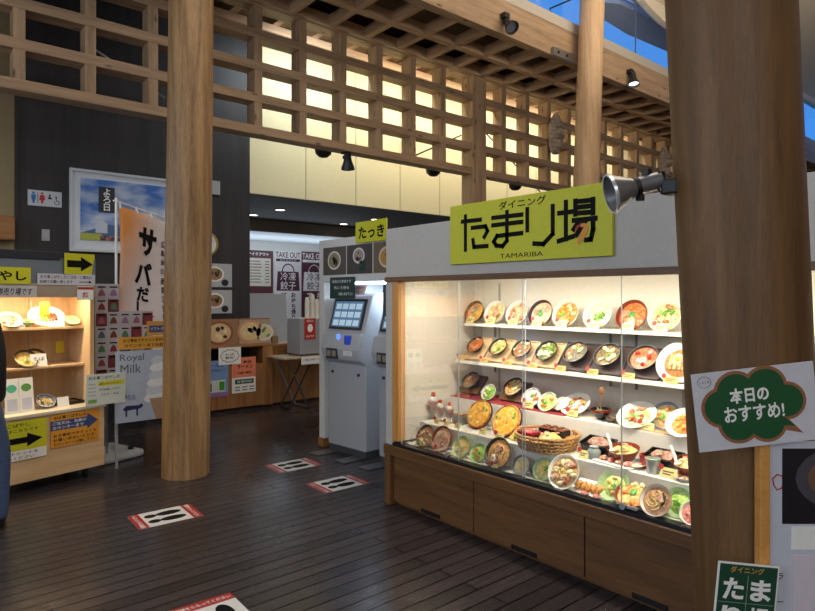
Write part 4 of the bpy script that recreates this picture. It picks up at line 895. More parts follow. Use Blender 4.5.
for i in range(2): MB().text(('現金のみご利用', 'いただけます')[i], .28, .026, .18, .068 - .04 * i, .0048, bold=.015).build('lettering', REDP, s_)

# ================================================================ ORDER HALL behind the booth
YF = 12.49
s_ = sheet('menu_poster', 'brown bordered menu poster on the far wall, leftmost', 'poster', FY((5.86, YF, 1.56)), .72, .95, flat(84, 40, 46, .5))
MB().bb(.06, .66, .16, .78, .004, .0055).build('menu_sheet', flat(206, 194, 176), s_)
MB().text('テイクアウト', .5, .07, .36, .87, .0052, bold=.02).build('lettering', PAPER, s_)
mb = MB()
for i in range(8): mb.bb(.10, .40 + .02 * (i % 3), .70 - .066 * i, .718 - .066 * i, .0056, .0062).bb(.52, .62, .70 - .066 * i, .718 - .066 * i, .0056, .0062)
mb.build('menu_lines', flat(90, 60, 60), s_)
def takeout(label, x, bg, fg, wd):
    s_ = sheet('takeout_banner', label, 'banner', FY((x, YF, .92)), wd, 1.62, flat(*bg, .6))
    a, b = flat(*fg, .6), flat(*bg, .6)
    MB().text('TAKE OUT', wd * .94, .13, wd * .5, 1.52, .005, bold=.015).build('lettering', a, s_)
    MB().bb(.03, wd - .03, 1.37, 1.43, .0045, .0052).build('strip', a, s_); MB().text('おもちかえり', wd * .6, .04, wd * .5, 1.40, .0056).build('strip_lettering', b, s_)
    mb = MB(); mb.prism([(.04, .70), (wd - .04, .70), (wd - .07, 1.14), (.07, 1.14)], .0045, .0052)
    pts = [(wd * .5 + .15 * math.cos(k * math.pi / 12), 1.14 + .17 * math.sin(k * math.pi / 12)) for k in range(13)]
    mb.stroke(pts, .028, .0045, .0053); mb.build('bag_emblem', a, s_)
    MB().text('冷凍', .40, .19, wd * .5, 1.03, .0057, bold=.008).build('bag_lettering', b, s_)
    MB().text('餃子', .40, .19, wd * .5, .82, .0057, bold=.008).build('bag_lettering', b, s_)
    MB().vtext('できます', .16, wd * .33, .66, .005, bold=.03).build('lettering', a, s_); MB().vtext('お持ち帰り', .12, wd * .70, .66, .005, bold=.03).build('lettering', a, s_)
takeout('white take out banner with brown bag and lettering on far wall', 6.62, (216, 208, 204), (74, 28, 44), .68)
takeout('dark brown take out banner with white lettering beside the white one', 7.31, (84, 34, 48), (222, 214, 212), .68)
b_ = MB().bb(4.3, 5.2, 9.4, 9.44, .0, 1.54).build('partition_screen', flat(196, 206, 220, .35), bevel=.004); 
place(b_, Matrix()); tag(b_, 'pale blue smooth partition screen under the far wall posters', 'partition')
kc = thing('serving_counter', 'pale serving counter behind the folding table', 'counter', (6.2, 8.9, 0))
boxo('body', flat(206, 200, 186, .6), 5.25, 9.4, 8.9, 9.35, 0, .62, kc); boxo('top', CEDAR['X'], 5.23, 9.4, 8.86, 9.38, .62, .66, kc, bevel=.004)

# front counters against the dark wall
ct = thing('front_counter', 'warm wooden counter with dark open shelf beside the golden pillar', 'counter', (3.2, 7.7, 0))
K_ = lambda n, m, *a, **k: boxo(n, m, *a, parent=ct, **k)
K_('front_panel', CEDAR['Z'], 2.3, 3.93, 7.50, 7.53, .05, .60, bevel=.003)
K_('plinth', flat(40, 30, 24), 2.3, 3.93, 7.53, 7.93, 0, .05)
K_('top', CEDAR['X'], 2.3, 3.95, 7.49, 7.94, .83, .86, bevel=.004)
K_('shelf', CEDAR['X'], 2.3, 3.80, 7.53, 7.93, .57, .60)
K_('back_panel', flat(36, 28, 24), 2.3, 3.80, 7.90, 7.93, .6, .83)
K_('end_post', CEDAR['Z'], 3.80, 3.945, 7.495, 7.94, .04, .835, bevel=.005)
K_('board_rest', CEDAR['X'], 2.3, 3.95, 7.6, 7.64, .86, 1.2)
c2 = thing('side_counter', 'brown plain counter end panel behind the folding table', 'counter', (4.3, 7.8, 0))
boxo('front_panel', CEDAR['Z'], 3.96, 4.9, 7.62, 7.66, .03, .80, c2, bevel=.003); boxo('top', CEDAR['X'], 3.955, 4.92, 7.6, 7.94, .80, .84, c2, bevel=.004); boxo('body', flat(60, 42, 30), 3.97, 4.88, 7.66, 7.93, 0, .80, c2)
for x, lb, bg, bw in ((2.62, 'ramen photo board on the counter half hidden by golden pillar', (150, 110, 86), [(.5, .5, .55, (120, 62, 40), (206, 166, 110), [(60, 40, 36), (224, 196, 150)])]),
     (3.05, 'ramen photo board on the counter beside the pillar, left of two', (150, 116, 90), [(.4, .5, .60, (150, 84, 60), (214, 184, 136), [(50, 36, 34), (232, 210, 170)])]),
     (3.50, 'ramen and side dish photo board on counter, right of two', (170, 150, 130), [(.36, .52, .58, (206, 150, 110), (214, 190, 140), [(70, 60, 40), (226, 200, 150)]), (.80, .45, .44, (226, 206, 196), (200, 190, 150), [(110, 150, 90)])])):
    s_ = sheet('photo_board', lb, 'photo board', FY((x, 7.585, .865)), .44, .32, flat(*bg, .35), .01); dishprint(s_, .44, .32, .01, bg, bw, None)
s_ = sheet('cloud_sign', 'white card with black cloud outline in the open counter shelf', 'sign', FY((3.18, 7.488, .62)), .30, .22, PAPER)
mb = MB(); cl = []
for k in range(10):
    a0 = 2 * math.pi * k / 10
    cl += [(.15 + .10 * math.cos(a0) + .026 * math.cos(a0 + t_), .11 + .062 * math.sin(a0) + .022 * math.sin(a0 + t_)) for t_ in (-1.1, -.55, 0, .55, 1.1)]
mb.stroke(cl + cl[:1], .006, .0044, .0052); mb.build('cloud_outline', INK, s_)
MB().text('お一人様', .12, .035, .15, .13, .0048, bold=.015).build('lettering', INK, s_); MB().text('歓迎!', .12, .035, .15, .088, .0048, bold=.015).build('lettering', INK, s_)
s_ = sheet('poster', 'light blue poster with colour pictures on the counter front', 'poster', FY((2.98, 7.492, .22)), .33, .46, flat(120, 150, 196, .5))
MB().text('ビールと', .24, .045, .15, .40, .005, bold=.02).build('lettering', flat(40, 60, 120), s_); MB().text('おつまみセット', .26, .04, .16, .335, .005, bold=.02).build('lettering', flat(40, 60, 120), s_)
MB().bb(.05, .11, .07, .20, .0045, .0055).build('printed_glass', flat(60, 44, 90), s_); MB().bb(.21, .28, .08, .19, .0045, .0055).build('printed_can', flat(60, 150, 50), s_); MB().bb(0, .33, 0, .05, .0045, .0052).build('strip', flat(150, 110, 170), s_); MB().bb(.04, .29, .06, .21, .0041, .0047).build('printed_plate', flat(206, 210, 206), s_)
s_ = sheet('poster', 'orange and white poster on the counter front near its end post', 'poster', FY((3.36, 7.492, .24)), .33, .46, PAPER)
MB().bb(0, .33, .20, .46, .0042, .005).build('orange_field', flat(226, 128, 96), s_)
MB().text('ラーメン', .22, .05, .18, .34, .0054, bold=.03).build('lettering', INK, s_); MB().text('単品', .12, .04, .21, .40, .0054, bold=.02).build('lettering', INK, s_); MB().text('大盛り無料', .2, .03, .17, .26, .0054, bold=.02).build('lettering', INK, s_)
MB().bb(.04, .30, .115, .175, .0045, .0052).build('green_strip', flat(44, 70, 60), s_); MB().text('営業時間', .2, .03, .17, .145, .0056).build('lettering', PAPER, s_)
mb = MB()
for i in range(2):
    for j in range(3): mb.bb(.04 + .10 * j, .11 + .10 * j, .03 + .035 * i, .045 + .035 * i, .0045, .0052)
mb.build('fine_print', flat(110, 110, 110), s_)
# folding table with soft drink machine
ft = thing('folding_table', 'folding table with bent steel legs in front of the counter', 'table', (4.6, 7.15, 0))
boxo('tabletop', flat(176, 160, 136, .4), 3.86, 5.6, 7.02, 7.52, .675, .70, ft, bevel=.004)
for x, d_ in ((4.05, .38), (5.35, -.2)):
    MB().tube([(x - .10, 7.10, .675), (x + d_ * .55, 7.10, .02), (x + d_ * .6, 7.13, .008), (x + d_ * .6, 7.42, .008), (x + d_ * .55, 7.45, .02), (x - .10, 7.45, .675)], .013, 8).build('leg_frame', STEEL, ft, world=True, smooth=True)
    MB().tube([(x + .32 * (1 if d_ > 0 else -1), 7.16, .675), (x - .04, 7.16, .02), (x - .05, 7.19, .012), (x - .05, 7.38, .012), (x - .04, 7.40, .02), (x + .32 * (1 if d_ > 0 else -1), 7.40, .675)], .011, 8).build('leg_frame', DKST, ft, world=True, smooth=True)
s_ = sheet('notice', 'white paper with blue writing hanging off the folding table edge', 'notice', FY((4.10, 7.012, .60)), .36, .10, PAPER)
MB().text('ご自由にお取りください', .3, .03, .18, .06, .0048, bold=.01).build('lettering', flat(40, 60, 130), s_)
mc = thing('dispenser_machine', 'silver countertop dispenser machine with red label on the folding table', 'machine', (4.34, 7.3, .70))
MB().bb(-.19, .26, -.18, .18, .02, .50).build('cabinet', flat(166, 170, 176, .35, .3), mc, bevel=.01)
for fx in (-.16, .23):
    for fy in (-.15, .15): MB().cyl((fx, fy, 0), (fx, fy, .025), .015).build('foot', BLACK, mc)
MB().bb(-.13, .04, -.186, -.18, .22, .50).build('label', REDP, mc)
MB().ell(-.045, .37, .04, .055, 0, .003, 0, Matrix(((1, 0, 0, 0), (0, 0, -1, -.186), (0, 1, 0, 0), (0, 0, 0, 1)))).build('label_emblem', PAPER, mc)
Mm = Matrix(((1, 0, 0, 0), (0, 0, -1, -.1865), (0, 1, 0, 0), (0, 0, 0, 1)))
MB().text('つめたい', .12, .03, -.045, .465, 0, 0, Mm, .02).build('lettering', PAPER, mc); MB().text('お水です', .12, .03, -.045, .26, 0, 0, Mm, .02).build('lettering', PAPER, mc)
mb = MB()
for k in range(6): mb.bb(.17, .25, -.184, -.18, .08 + .02 * k, .09 + .02 * k)
mb.build('vent', DGREY, mc)
for i, (dx, n_) in enumerate(((-.05, 11), (.03, 13), (.10, 10), (.17, 8))):
    lb = ('leftmost', 'tall second', 'third', 'short rightmost')[i]
    t = thing('paper_cup_stack', 'stack of pale paper cups on the dispenser machine, %s of four' % lb, 'cup stack', (4.40 + dx, 7.28, 1.2), group='paper cup stacks on the dispenser')
    prof = [(0, .0)]
    for k in range(n_): prof += [(.036, .022 * k), (.031, .022 * k + .018)]
    prof += [(.026, .022 * n_ + .04), (0, .022 * n_ + .04)]
    MB().lathe(prof, 18).build('cups', flat(214, 210, 198, .5), t, smooth=True)
t = thing('cutlery_stand', 'small holder of thin sticks on the side counter', 'holder', (4.10, 7.74, .84))
MB().lathe([(0, 0), (.05, 0), (.055, .10), (.05, .10), (.046, .006), (0, .006)], 18).build('cup', flat(150, 130, 96), t, smooth=True)
for k in range(7):
    a = k * .9; MB().cyl((.02 * math.cos(a), .02 * math.sin(a), .006), (.04 * math.cos(a), .04 * math.sin(a), .22), .004, n=6).build('chopsticks', flat(196, 170, 126), t)
# things on the dark wall
fr = thing('framed_landscape', 'large white framed picture of blue sky and hills on the dark wall', 'picture', (2.2, 7.94, 2.0))
W0, W1, H0, H1 = 1.575, 2.86, 2.02, 2.985
for a_ in ((W0, W1, H0, H0 + .035), (W0, W1, H1 - .035, H1), (W0, W0 + .035, H0 + .035, H1 - .035), (W1 - .035, W1, H0 + .035, H1 - .035)):
    MB().bb(a_[0], a_[1], 7.905, 7.948, a_[2], a_[3]).build('frame', flat(196, 200, 206, .35), fr, world=True, bevel=.004)
MB().bb(W0 + .03, W1 - .03, 7.925, 7.946, H0 + .03, H1 - .03).build('mount', flat(208, 214, 222, .6), fr, world=True)
def sky_print():
    m, nt, p = newmat('printed_sky'); N = nt.nodes.new; L = nt.links.new
    tc = N('ShaderNodeTexCoord'); mp = N('ShaderNodeMapping'); mp.inputs['Scale'].default_value = (1, 1, 2.2); L(tc.outputs['Object'], mp.inputs['Vector'])
    n = N('ShaderNodeTexNoise'); n.inputs['Scale'].default_value = 2.2; n.inputs['Detail'].default_value = 6; L(mp.outputs[0], n.inputs['Vector'])
    cr = N('ShaderNodeValToRGB'); cr.color_ramp.elements[0].position = .42; cr.color_ramp.elements[0].color = C(62, 112, 190); cr.color_ramp.elements[1].position = .68; cr.color_ramp.elements[1].color = C(206, 216, 228)
    L(n.outputs['Fac'], cr.inputs[0]); L(cr.outputs[0], p.inputs['Base Color']); p.inputs['Roughness'].default_value = .3
    return m
MB().bb(1.69, 2.75, 7.918, 7.926, 2.16, 2.885).build('printed_sky', sky_print(), fr, world=True)
Mw = Matrix(((1, 0, 0, 0), (0, 0, -1, 0), (0, 1, 0, 0), (0, 0, 0, 1)))
MB().prism([(1.69, 2.24), (1.85, 2.30), (2.0, 2.36), (2.1, 2.33), (2.3, 2.29), (2.75, 2.30), (2.75, 2.2), (1.69, 2.2)], -7.9178, -7.916, 0, Mw).build('printed_hills', flat(70, 100, 140), fr, world=True)
MB().prism([(1.85, 2.25), (1.98, 2.25), (1.98, 2.36), (1.915, 2.42), (1.85, 2.36)], -7.9158, -7.914, 0, Mw).build('printed_building', flat(190, 200, 214), fr, world=True)
MB().bb(1.69, 1.92, 7.913, 7.917, 2.16, 2.24).build('printed_field', flat(170, 176, 70), fr, world=True)
mb = MB(); mb.bb(1.90, 2.75, 7.912, 7.917, 2.16, 2.22); mb.build('printed_crowd', spotted('crowd_print', C(70, 60, 70), C(176, 120, 110), 30), fr, world=True)
MB().bb(1.885, 2.06, 7.908, 7.917, 2.50, 2.80).build('name_plate', flat(40, 44, 56), fr, world=True)
MB().vtext('よろ日', .085, 1.972, 2.785, 7.906, M=Matrix(((1, 0, 0, 0), (0, 0, 1, 0), (0, 1, 0, 0), (0, 0, 0, 1))), bold=.02).build('plate_lettering', PAPER, fr, world=True)
s_ = sheet('restroom_sign', 'small white restroom sign with blue and red figures on dark wall', 'sign', FY((1.165, 7.948, 2.515)), .335, .175, flat(196, 202, 208, .4), .008)
def man(mb, x, skirt): mb.ell(x, .143, .013, .013, .0085, .0092); mb.prism([(x - .022, .125), (x + .022, .125), (x + (.03 if skirt else .02), .065), (x + .012, .065), (x + .010, .03), (x - .010, .03), (x - .012, .065), (x - (.03 if skirt else .02), .065)], .0085, .0092)
mb = MB(); man(mb, .055, 0); mb.build('blue_figure', flat(40, 110, 180), s_); mb = MB(); man(mb, .14, 1); mb.build('red_figure', flat(190, 40, 50), s_); MB().bb(.094, .099, .03, .15, .0085, .0092).build('divider', INK, s_)
mb = MB(); mb.ell(.215, .125, .011, .013, .0085, .0092).prism([(.2, .108), (.23, .108), (.238, .085), (.195, .085)], .0085, .0092); mb.build('nursing_figure', INK, s_)
mb = MB(); mb.ell(.278, .110, .010, .010, .0085, .0092).stroke([(.278, .098), (.282, .07), (.302, .068), (.312, .045)], .008, .0085, .0092); mb.stroke([(.285 + .024 * math.cos(k * .5), .052 + .024 * math.sin(k * .5)) for k in range(5, 13)], .006, .0085, .0092); mb.build('wheelchair_figure', INK, s_)
t = thing('wall_switch', 'small grey switch plate below the restroom sign', 'switch', (1.34, 7.948, 2.19), M=FY((0, 0, 0)).to_3x3()); MB().bb(-.04, .04, -.065, .065, 0, .01).build('plate', GREYP, t, bevel=.003); MB().bb(-.014, .014, -.028, .028, .01, .016).build('rocker', LGREY, t, bevel=.002)
ck = thing('wall_clock', 'round clock with gold rim on dark wall peeking past golden pillar', 'clock', (3.20, 7.948, 2.19), M=FY((0, 0, 0)).to_3x3())
MB().lathe([(.135, 0), (.16, 0), (.162, .03), (.14, .035), (.135, .02)], 36).build('rim', flat(190, 160, 90, .3, .6), ck, smooth=True); MB().lathe([(0, 0), (.136, 0), (.136, .02), (0, .02)], 36).build('face', flat(210, 214, 216), ck)
MB().stroke([(0, 0), (.02, .08)], .008, .021, .023).build('hour_hand', INK, ck); MB().stroke([(0, 0), (-.09, .05)], .006, .0235, .025).build('minute_hand', INK, ck)
for z, lb, cup in ((1.62, 'dish photo on dark wall beside the pillar, upper of two', 0), (1.265, 'dish photo on dark wall beside the pillar, lower of two', 1)):
    s_ = sheet('dish_photo', lb, 'photo', FY((3.10, 7.94, z)), .46, .315, flat(172, 174, 176, .35)); dishprint(s_, .46, .315, .004, (170, 170, 170), [(.48, .55, .40, (226, 224, 220), (150, 110, 80), [(70, 44, 36), (90, 120, 60)])])
    MB().ell(.36, .06, .05, .045, .0046, .0052).build('printed_cup', flat(26, 26, 30), s_)
o = MB().bb(3.17, 3.39, 7.93, 7.948, 2.86, 3.045).build('wall_plate', GREYP, bevel=.004); tag(o, 'plain grey plate high on dark wall beside the golden pillar', 'plate')
# wood box and hook on the beige wall at far left
o = MB().bb(-1.2, 1.02, 7.75, 7.945, 2.1, 2.36).build('wall_cabinet', CEDAR['X'], bevel=.01); tag(o, 'light wooden ledge on the beige wall at far left', 'ledge')
# ================================================================ NOODLE SHOP CASE AT LEFT
CA = Matrix.Translation((1.37, 5.57, 0)) @ Matrix.Rotation(R(14), 4, 'Z')
lc = thing('noodle_display_case', 'light birch food display cabinet on castors at left', 'display case', (1.37, 5.57, 0), rotz=R(14))
def Lb(n, m, *a, bevel=0): return MB().bb(*a).build(n, m, lc, bevel=bevel)
LW = -1.75
Lb('front_panel', BIRCH['X'], LW, 0, 0, .03, .085, .575, bevel=.003)
Lb('side_panel', BIRCH['Y'], -.03, 0, .03, .5, .085, .575); Lb('side_panel', BIRCH['Y'], LW, LW + .03, .03, .5, .085, .575)
Lb('bottom_panel', BIRCH['X'], LW + .03, -.03, .03, .5, .085, .11)
Lb('countertop', flat(226, 214, 190, .45), LW - .01, .005, -.02, .51, .575, .60, bevel=.003)
Lb('side_panel', BIRCH['Z'], -.09, -.055, .06, .48, .60, 1.545, bevel=.002); Lb('side_panel', BIRCH['Z'], LW + .05, LW + .085, .06, .48, .60, 1.545)
Lb('back_panel', BIRCH['Z'], LW + .085, -.09, .45, .48, .60, 1.545)
Lb('header_board', flat(168, 150, 130, .6), LW + .05, -.055, .03, .06, 1.49, 1.60)
Lb('header_panel', flat(112, 120, 132, .4), LW + .05, -.055, .04, .08, 1.60, 1.80)
Lb('top_panel', BIRCH['X'], LW + .05, -.055, .06, .48, 1.545, 1.565)
Lb('top_rail', flat(36, 40, 52, .5), LW + .05, -.34, .03, .12, 1.785, 1.85, bevel=.004)
Lb('shelf', BIRCH['X'], LW + .085, -.09, .16, .45, 1.228, 1.25, bevel=.003); Lb('shelf', BIRCH['X'], LW + .085, -.09, .15, .45, .918, .938, bevel=.003)
Lb('wall_upright', BIRCH['Z'], -.40, -.38, .44, .452, .60, 1.48)
for x in (-.92, -.385): Lb('shelf_standard', flat(200, 190, 170, .4), x - .008, x + .008, .438, .45, .62, 1.46)
for x in (-.12, -1.6):
    for y in (.08, .42):
        c_ = MB().cyl((x - .012, y, .032), (x + .012, y, .032), .032, n=18).build('castor', BLACK, lc); MB().bb(x - .02, x + .02, y - .02, y + .02, .055, .088).build('castor_fork', DKST, c_)
Lb('light_tube', emis('noodle_case_tube', (1, .84, .58, 1), 7), LW + .15, -.15, .075, .10, 1.525, 1.54)
lw_ = CA @ Vector((-.8, .10, 1.515)); light('noodle_case_light', 'AREA', lw_, CA @ Vector((-.8, .24, .4)), 12, (1, .82, .54), 1.3, .05).rotation_euler.z = R(14)
def CF(x, y, z): return CA @ FY((x, y, z))
s_ = sheet('shop_sign', 'yellow sign with brushed lettering on the noodle case header', 'sign', CF(-1.02, .032, 1.592), .46, .125, YEL, .008); MB().text('こばやし', .38, .075, .24, .062, .0086, bold=.03).build('lettering', INK, s_)
s_ = sheet('price_strip', 'white strip with handwriting below the yellow noodle shop sign', 'notice', CF(-1.02, .022, 1.492), .50, .085, flat(196, 194, 196)); MB().text('お蕎麦の食券売り場です', .44, .055, .25, .042, .0048, bold=.01, shear=.2).build('handwriting', INK, s_)
s_ = sheet('notice', 'white two-line notice with small arrow on noodle case header', 'notice', CF(-.512, .028, 1.588), .445, .088, flat(206, 204, 214))
MB().text('お食事こばやしのご注文・ご案内は', .40, .028, .22, .064, .0048, bold=.01).build('lettering', INK, s_); MB().text('右側でお願い致します', .25, .026, .14, .026, .0048, bold=.01).build('lettering', INK, s_)
MB().stroke([(.32, .026), (.40, .026)], .006, .0045, .0052).prism([(.395, .014), (.42, .026), (.395, .038)], .0045, .0052).build('arrow', INK, s_)
s_ = sheet('arrow_sign', 'yellow sign with thick black arrow tilted on top of noodle case', 'sign', CF(-.315, .02, 1.676) @ Matrix.Rotation(R(-6), 4, 'Z') @ Matrix(((1, -.22, 0, 0), (0, 1, 0, 0), (0, 0, 1, 0), (0, 0, 0, 1))), .255, .165, YEL, .005)
MB().prism([(.02, .055), (.135, .055), (.135, .025), (.24, .082), (.135, .14), (.135, .11), (.02, .11)], .0055, .0062).build('arrow', INK, s_)
s_ = sheet('notice', 'small white note with red heading at right end of noodle case header', 'notice', CF(-.215, .018, 1.468), .13, .112, PAPER); MB().bb(0, .13, .085, .105, .0042, .005).build('red_band', REDP, s_); MB().text('禁', .05, .045, .065, .04, .0048, bold=.03).build('lettering', REDP, s_)
s_ = sheet('arrow_notice', 'yellow notice with long black arrow on noodle case front panel', 'notice', CF(-1.02, -.006, .262), .56, .295, PAPER)
MB().bb(0, .56, .075, .295, .0042, .0048).build('yellow_field', YEL, s_); MB().prism([(.03, .125), (.42, .125), (.42, .095), (.53, .148), (.42, .20), (.42, .17), (.03, .17)], .0049, .0056).build('arrow', INK, s_)
MB().text('お食事こばやし', .28, .03, .30, .265, .0052, bold=.01).text('食券売り場はこちらです', .40, .026, .30, .225, .0052, bold=.01).build('lettering', INK, s_); MB().text('お食事処でチケットを', .40, .025, .30, .052, .0048).text('お買い求めください', .34, .025, .30, .020, .0048).build('lettering', INK, s_)
s_ = sheet('arrow_notice', 'orange notice with blue arrow on noodle case front panel', 'notice', CF(-.432, -.006, .305), .382, .258, flat(222, 152, 48, .5))
MB().prism([(.0, .135), (.285, .135), (.285, .108), (.372, .172), (.285, .238), (.285, .21), (.0, .21)], .0045, .0052).build('arrow', flat(58, 72, 124), s_)
MB().text('お食事こばやしの', .25, .026, .15, .234, .0056, bold=.01).build('lettering', INK, s_)
MB().text('ご注文は、右側の', .26, .024, .145, .190, .0056, bold=.015).text('カウンターまで', .24, .024, .135, .155, .0056, bold=.015).build('lettering', PAPER, s_)
MB().text('お食事処でチケットを', .34, .026, .19, .092, .0052, bold=.012).text('お買い求めいただき、', .34, .026, .19, .058, .0052, bold=.012).text('カウンターへお越し下さい', .34, .026, .19, .024, .0052, bold=.012).build('lettering', INK, s_)
s_ = sheet('acrylic_notice', 'white notice with yellow band sticking out past the noodle case right end', 'notice', CF(-.185, -.055, .603) @ Matrix.Rotation(R(-1), 4, 'Z'), .335, .255, flat(214, 222, 214, .4))
MB().text('お食事こばやしの', .26, .028, .15, .225, .0048, bold=.012).build('lettering', INK, s_); MB().bb(.10, .32, .155, .195, .0045, .0052).build('yellow_band', flat(214, 208, 60), s_); MB().bb(.02, .09, .02, .05, .0045, .0052).build('green_tag', flat(120, 170, 80), s_)
for tx, tw, ty in (('御注文はカウンター', .18, .175), ('までお越しください', .18, .125), ('うどん・そば', .15, .085)): MB().text(tx, tw, .021, .20, ty, .0056, bold=.01).build('lettering', INK, s_)
mb = MB()
for i in range(4): mb.bb(.02, .08, .17 - .03 * i, .178 - .03 * i, .0045, .005)
mb.build('fine_print', GREYP, s_)
def lcdish(label, x, y, zs, Rr, h, tilt, bowl, fill, tops, name='noodle_bowl', cat='bowl', plate=False, rim=None, heap=.25, sx=1):
    _cnt[0] += 1; rnd = random.Random(_cnt[0] + 77); th = R(tilt); pr = prof_plate(Rr, h) if plate else prof_bowl(Rr, h)
    low = min(z_ * math.cos(th) - r_ * math.sin(th) for r_, z_ in pr)
    p = CA @ Vector((x, y, zs - low)); t = thing(name, label, cat, p, M=Matrix.Rotation(R(14), 3, 'Z') @ Matrix.Rotation(th, 3, 'X'))
    mb = MB(); mb.lathe(pr, 30, 0, None, sx, 1); mb.m = [(1 if not plate and k // 30 in (4, 5) else 0) for k in range(len(mb.m))]; mb.build('plate' if plate else 'bowl', [bowl, rim or bowl], t, smooth=True)
    fr_, fz = (Rr * .7, h * .4) if plate else (Rr * .86, h * .72)
    mb = MB(); blob(mb, fr_, Rr * heap * .5, 0, Matrix.Translation((0, 0, fz)) @ Matrix.Diagonal((sx, 1, 1, 1)), rnd); mb.build('filling', fill, t, smooth=True)
    for k in tops: topping(k, t, None, fr_, fz + Rr * heap * .3, rnd)
    return t
lcdish('white bowl of orange noodles on top shelf of the noodle case', -.63, .25, 1.251, .085, .06, 42, PORC, SOUP((206, 140, 100), (226, 180, 150)), ['meat', 'leek'])
lcdish('small dark green bowl of salad on noodle case top shelf', -.51, .22, 1.251, .048, .05, 20, CELA, food((60, 96, 60), (150, 180, 130)), ['leaf'], name='salad_bowl')
ov = lcdish('large oval white plate of curry with rainbow coloured toppings', -.335, .30, 1.251, .105, .03, 52, PORC, food((240, 236, 220), (214, 206, 186)), [], name='curry_plate', cat='plate', plate=True, sx=1.38)
for k, (c1, x) in enumerate((((206, 196, 160), -.06), ((196, 196, 60), -.035), ((90, 150, 40), -.01), ((216, 96, 24), .018), ((150, 60, 28), .045), ((96, 60, 36), .07))):
    MB().ball((x, 0, .018), .055, 0, None, 10, (.34, 1 - .1 * abs(k - 2.5), .22)).build('topping', food(c1, tuple(min(255, v + 20) for v in c1), 80), ov, smooth=True)
lcdish('pale green bowl at the right end of noodle case top shelf', -.17, .22, 1.251, .06, .045, 35, CELA, food((176, 206, 130), (206, 226, 170)), ['leek'], name='soup_bowl')
lcdish('dark bowl of yellow noodles on middle shelf, left of two', -.52, .24, .939, .085, .06, 48, GLAZ, food((226, 196, 110), (190, 140, 70)), ['noodles', 'leaf'])
lcdish('dark bowl of egg noodles on middle shelf behind white card', -.42, .31, .939, .085, .06, 48, GLAZ, food((232, 190, 80), (206, 150, 60)), ['egg', 'leek'])
lcdish('white and grey bowl of noodles on the counter of noodle case', -.395, .19, .601, .07, .06, 40, BLUEP, food((206, 196, 170), (120, 100, 80)), ['nori', 'noodles'], rim=PORC)
def lcard(lab, x, y, z, w_, h_, m, txt=None):
    t = thing('price_card', lab, 'price card', CA @ Vector((x, y, z)), M=Matrix.Rotation(R(14), 3, 'Z') @ Matrix.Rotation(R(-12), 3, 'X') @ FY((0, 0, 0)).to_3x3())
    MB().bb(-w_ / 2, w_ / 2, 0, h_, -.002, .002).build('card', m, t)
    if txt: MB().text(txt, w_ * .7, h_ * .3, 0, h_ * .6, .0026).build('lettering', INK, t)
    return t
lcard('white card in front of orange noodles on noodle case shelf', -.575, .185, 1.251, .085, .05, PAPER); lcard('white card in front of the rainbow curry plate', -.30, .185, 1.251, .13, .036, PAPER)
lcard('white card in front of the two dark noodle bowls', -.435, .175, .939, .12, .10, PAPER, 'そば'); lcard('white card beside the small noodle bowl on counter', -.27, .13, .601, .09, .075, PAPER)
for x, y, z, lb in ((-.40, .21, 1.40, 'yellow tag over the curry plate'), (-.16, .435, 1.06, 'yellow tag on the noodle case back between the shelves'), (-.53, .30, .70, 'yellow tag beside the standing menu cards')):
    o = MB().bb(-.035, .035, -.004, .0, 0, .10).build('yellow_tag', flat(236, 214, 50, .5)); place(o, CA @ Matrix.Translation((x, y if z < 1.3 else .165, z - .05 if z > 1 else .602))); tag(o, lb, 'tag')
for x, lb, c1, w_ in ((-.655, 'standing menu card with green bottle picture on counter', (80, 180, 150), .10), (-.552, 'standing menu card with green heading on counter', (90, 150, 70), .10)):
    t = thing('menu_card', lb, 'menu card', CA @ Vector((x, .10, .601)), M=Matrix.Rotation(R(14), 3, 'Z') @ Matrix.Rotation(R(-8), 3, 'X') @ FY((0, 0, 0)).to_3x3())
    MB().bb(-w_ / 2, w_ / 2, 0, .265, -.002, .002).build('card', PAPER, t); MB().ell(.0, .19, .036, .03, .002, .003).build('picture', flat(*c1), t); MB().bb(-.035, .035, .02, .11, .002, .0028).build('print', flat(196, 200, 220), t)
t = thing('soba_tray', 'dark lacquer tray with thin noodles flat on counter right', 'tray', CA @ Vector((-.19, .24, .601)), rotz=R(14))
MB().bb(-.10, .10, -.09, .09, 0, .012).build('tray', LACQ, t, bevel=.003)
mb = MB(); mb.bb(-.10, .10, -.09, -.08, .012, .026).bb(-.10, .10, .08, .09, .012, .026).bb(-.10, -.09, -.08, .08, .012, .026).bb(.09, .10, -.08, .08, .012, .026); mb.build('rim', LACQ, t)
MB().bb(-.08, .08, -.07, .07, .012, .018).build('mat', food((150, 110, 70), (110, 80, 50), 120), t)
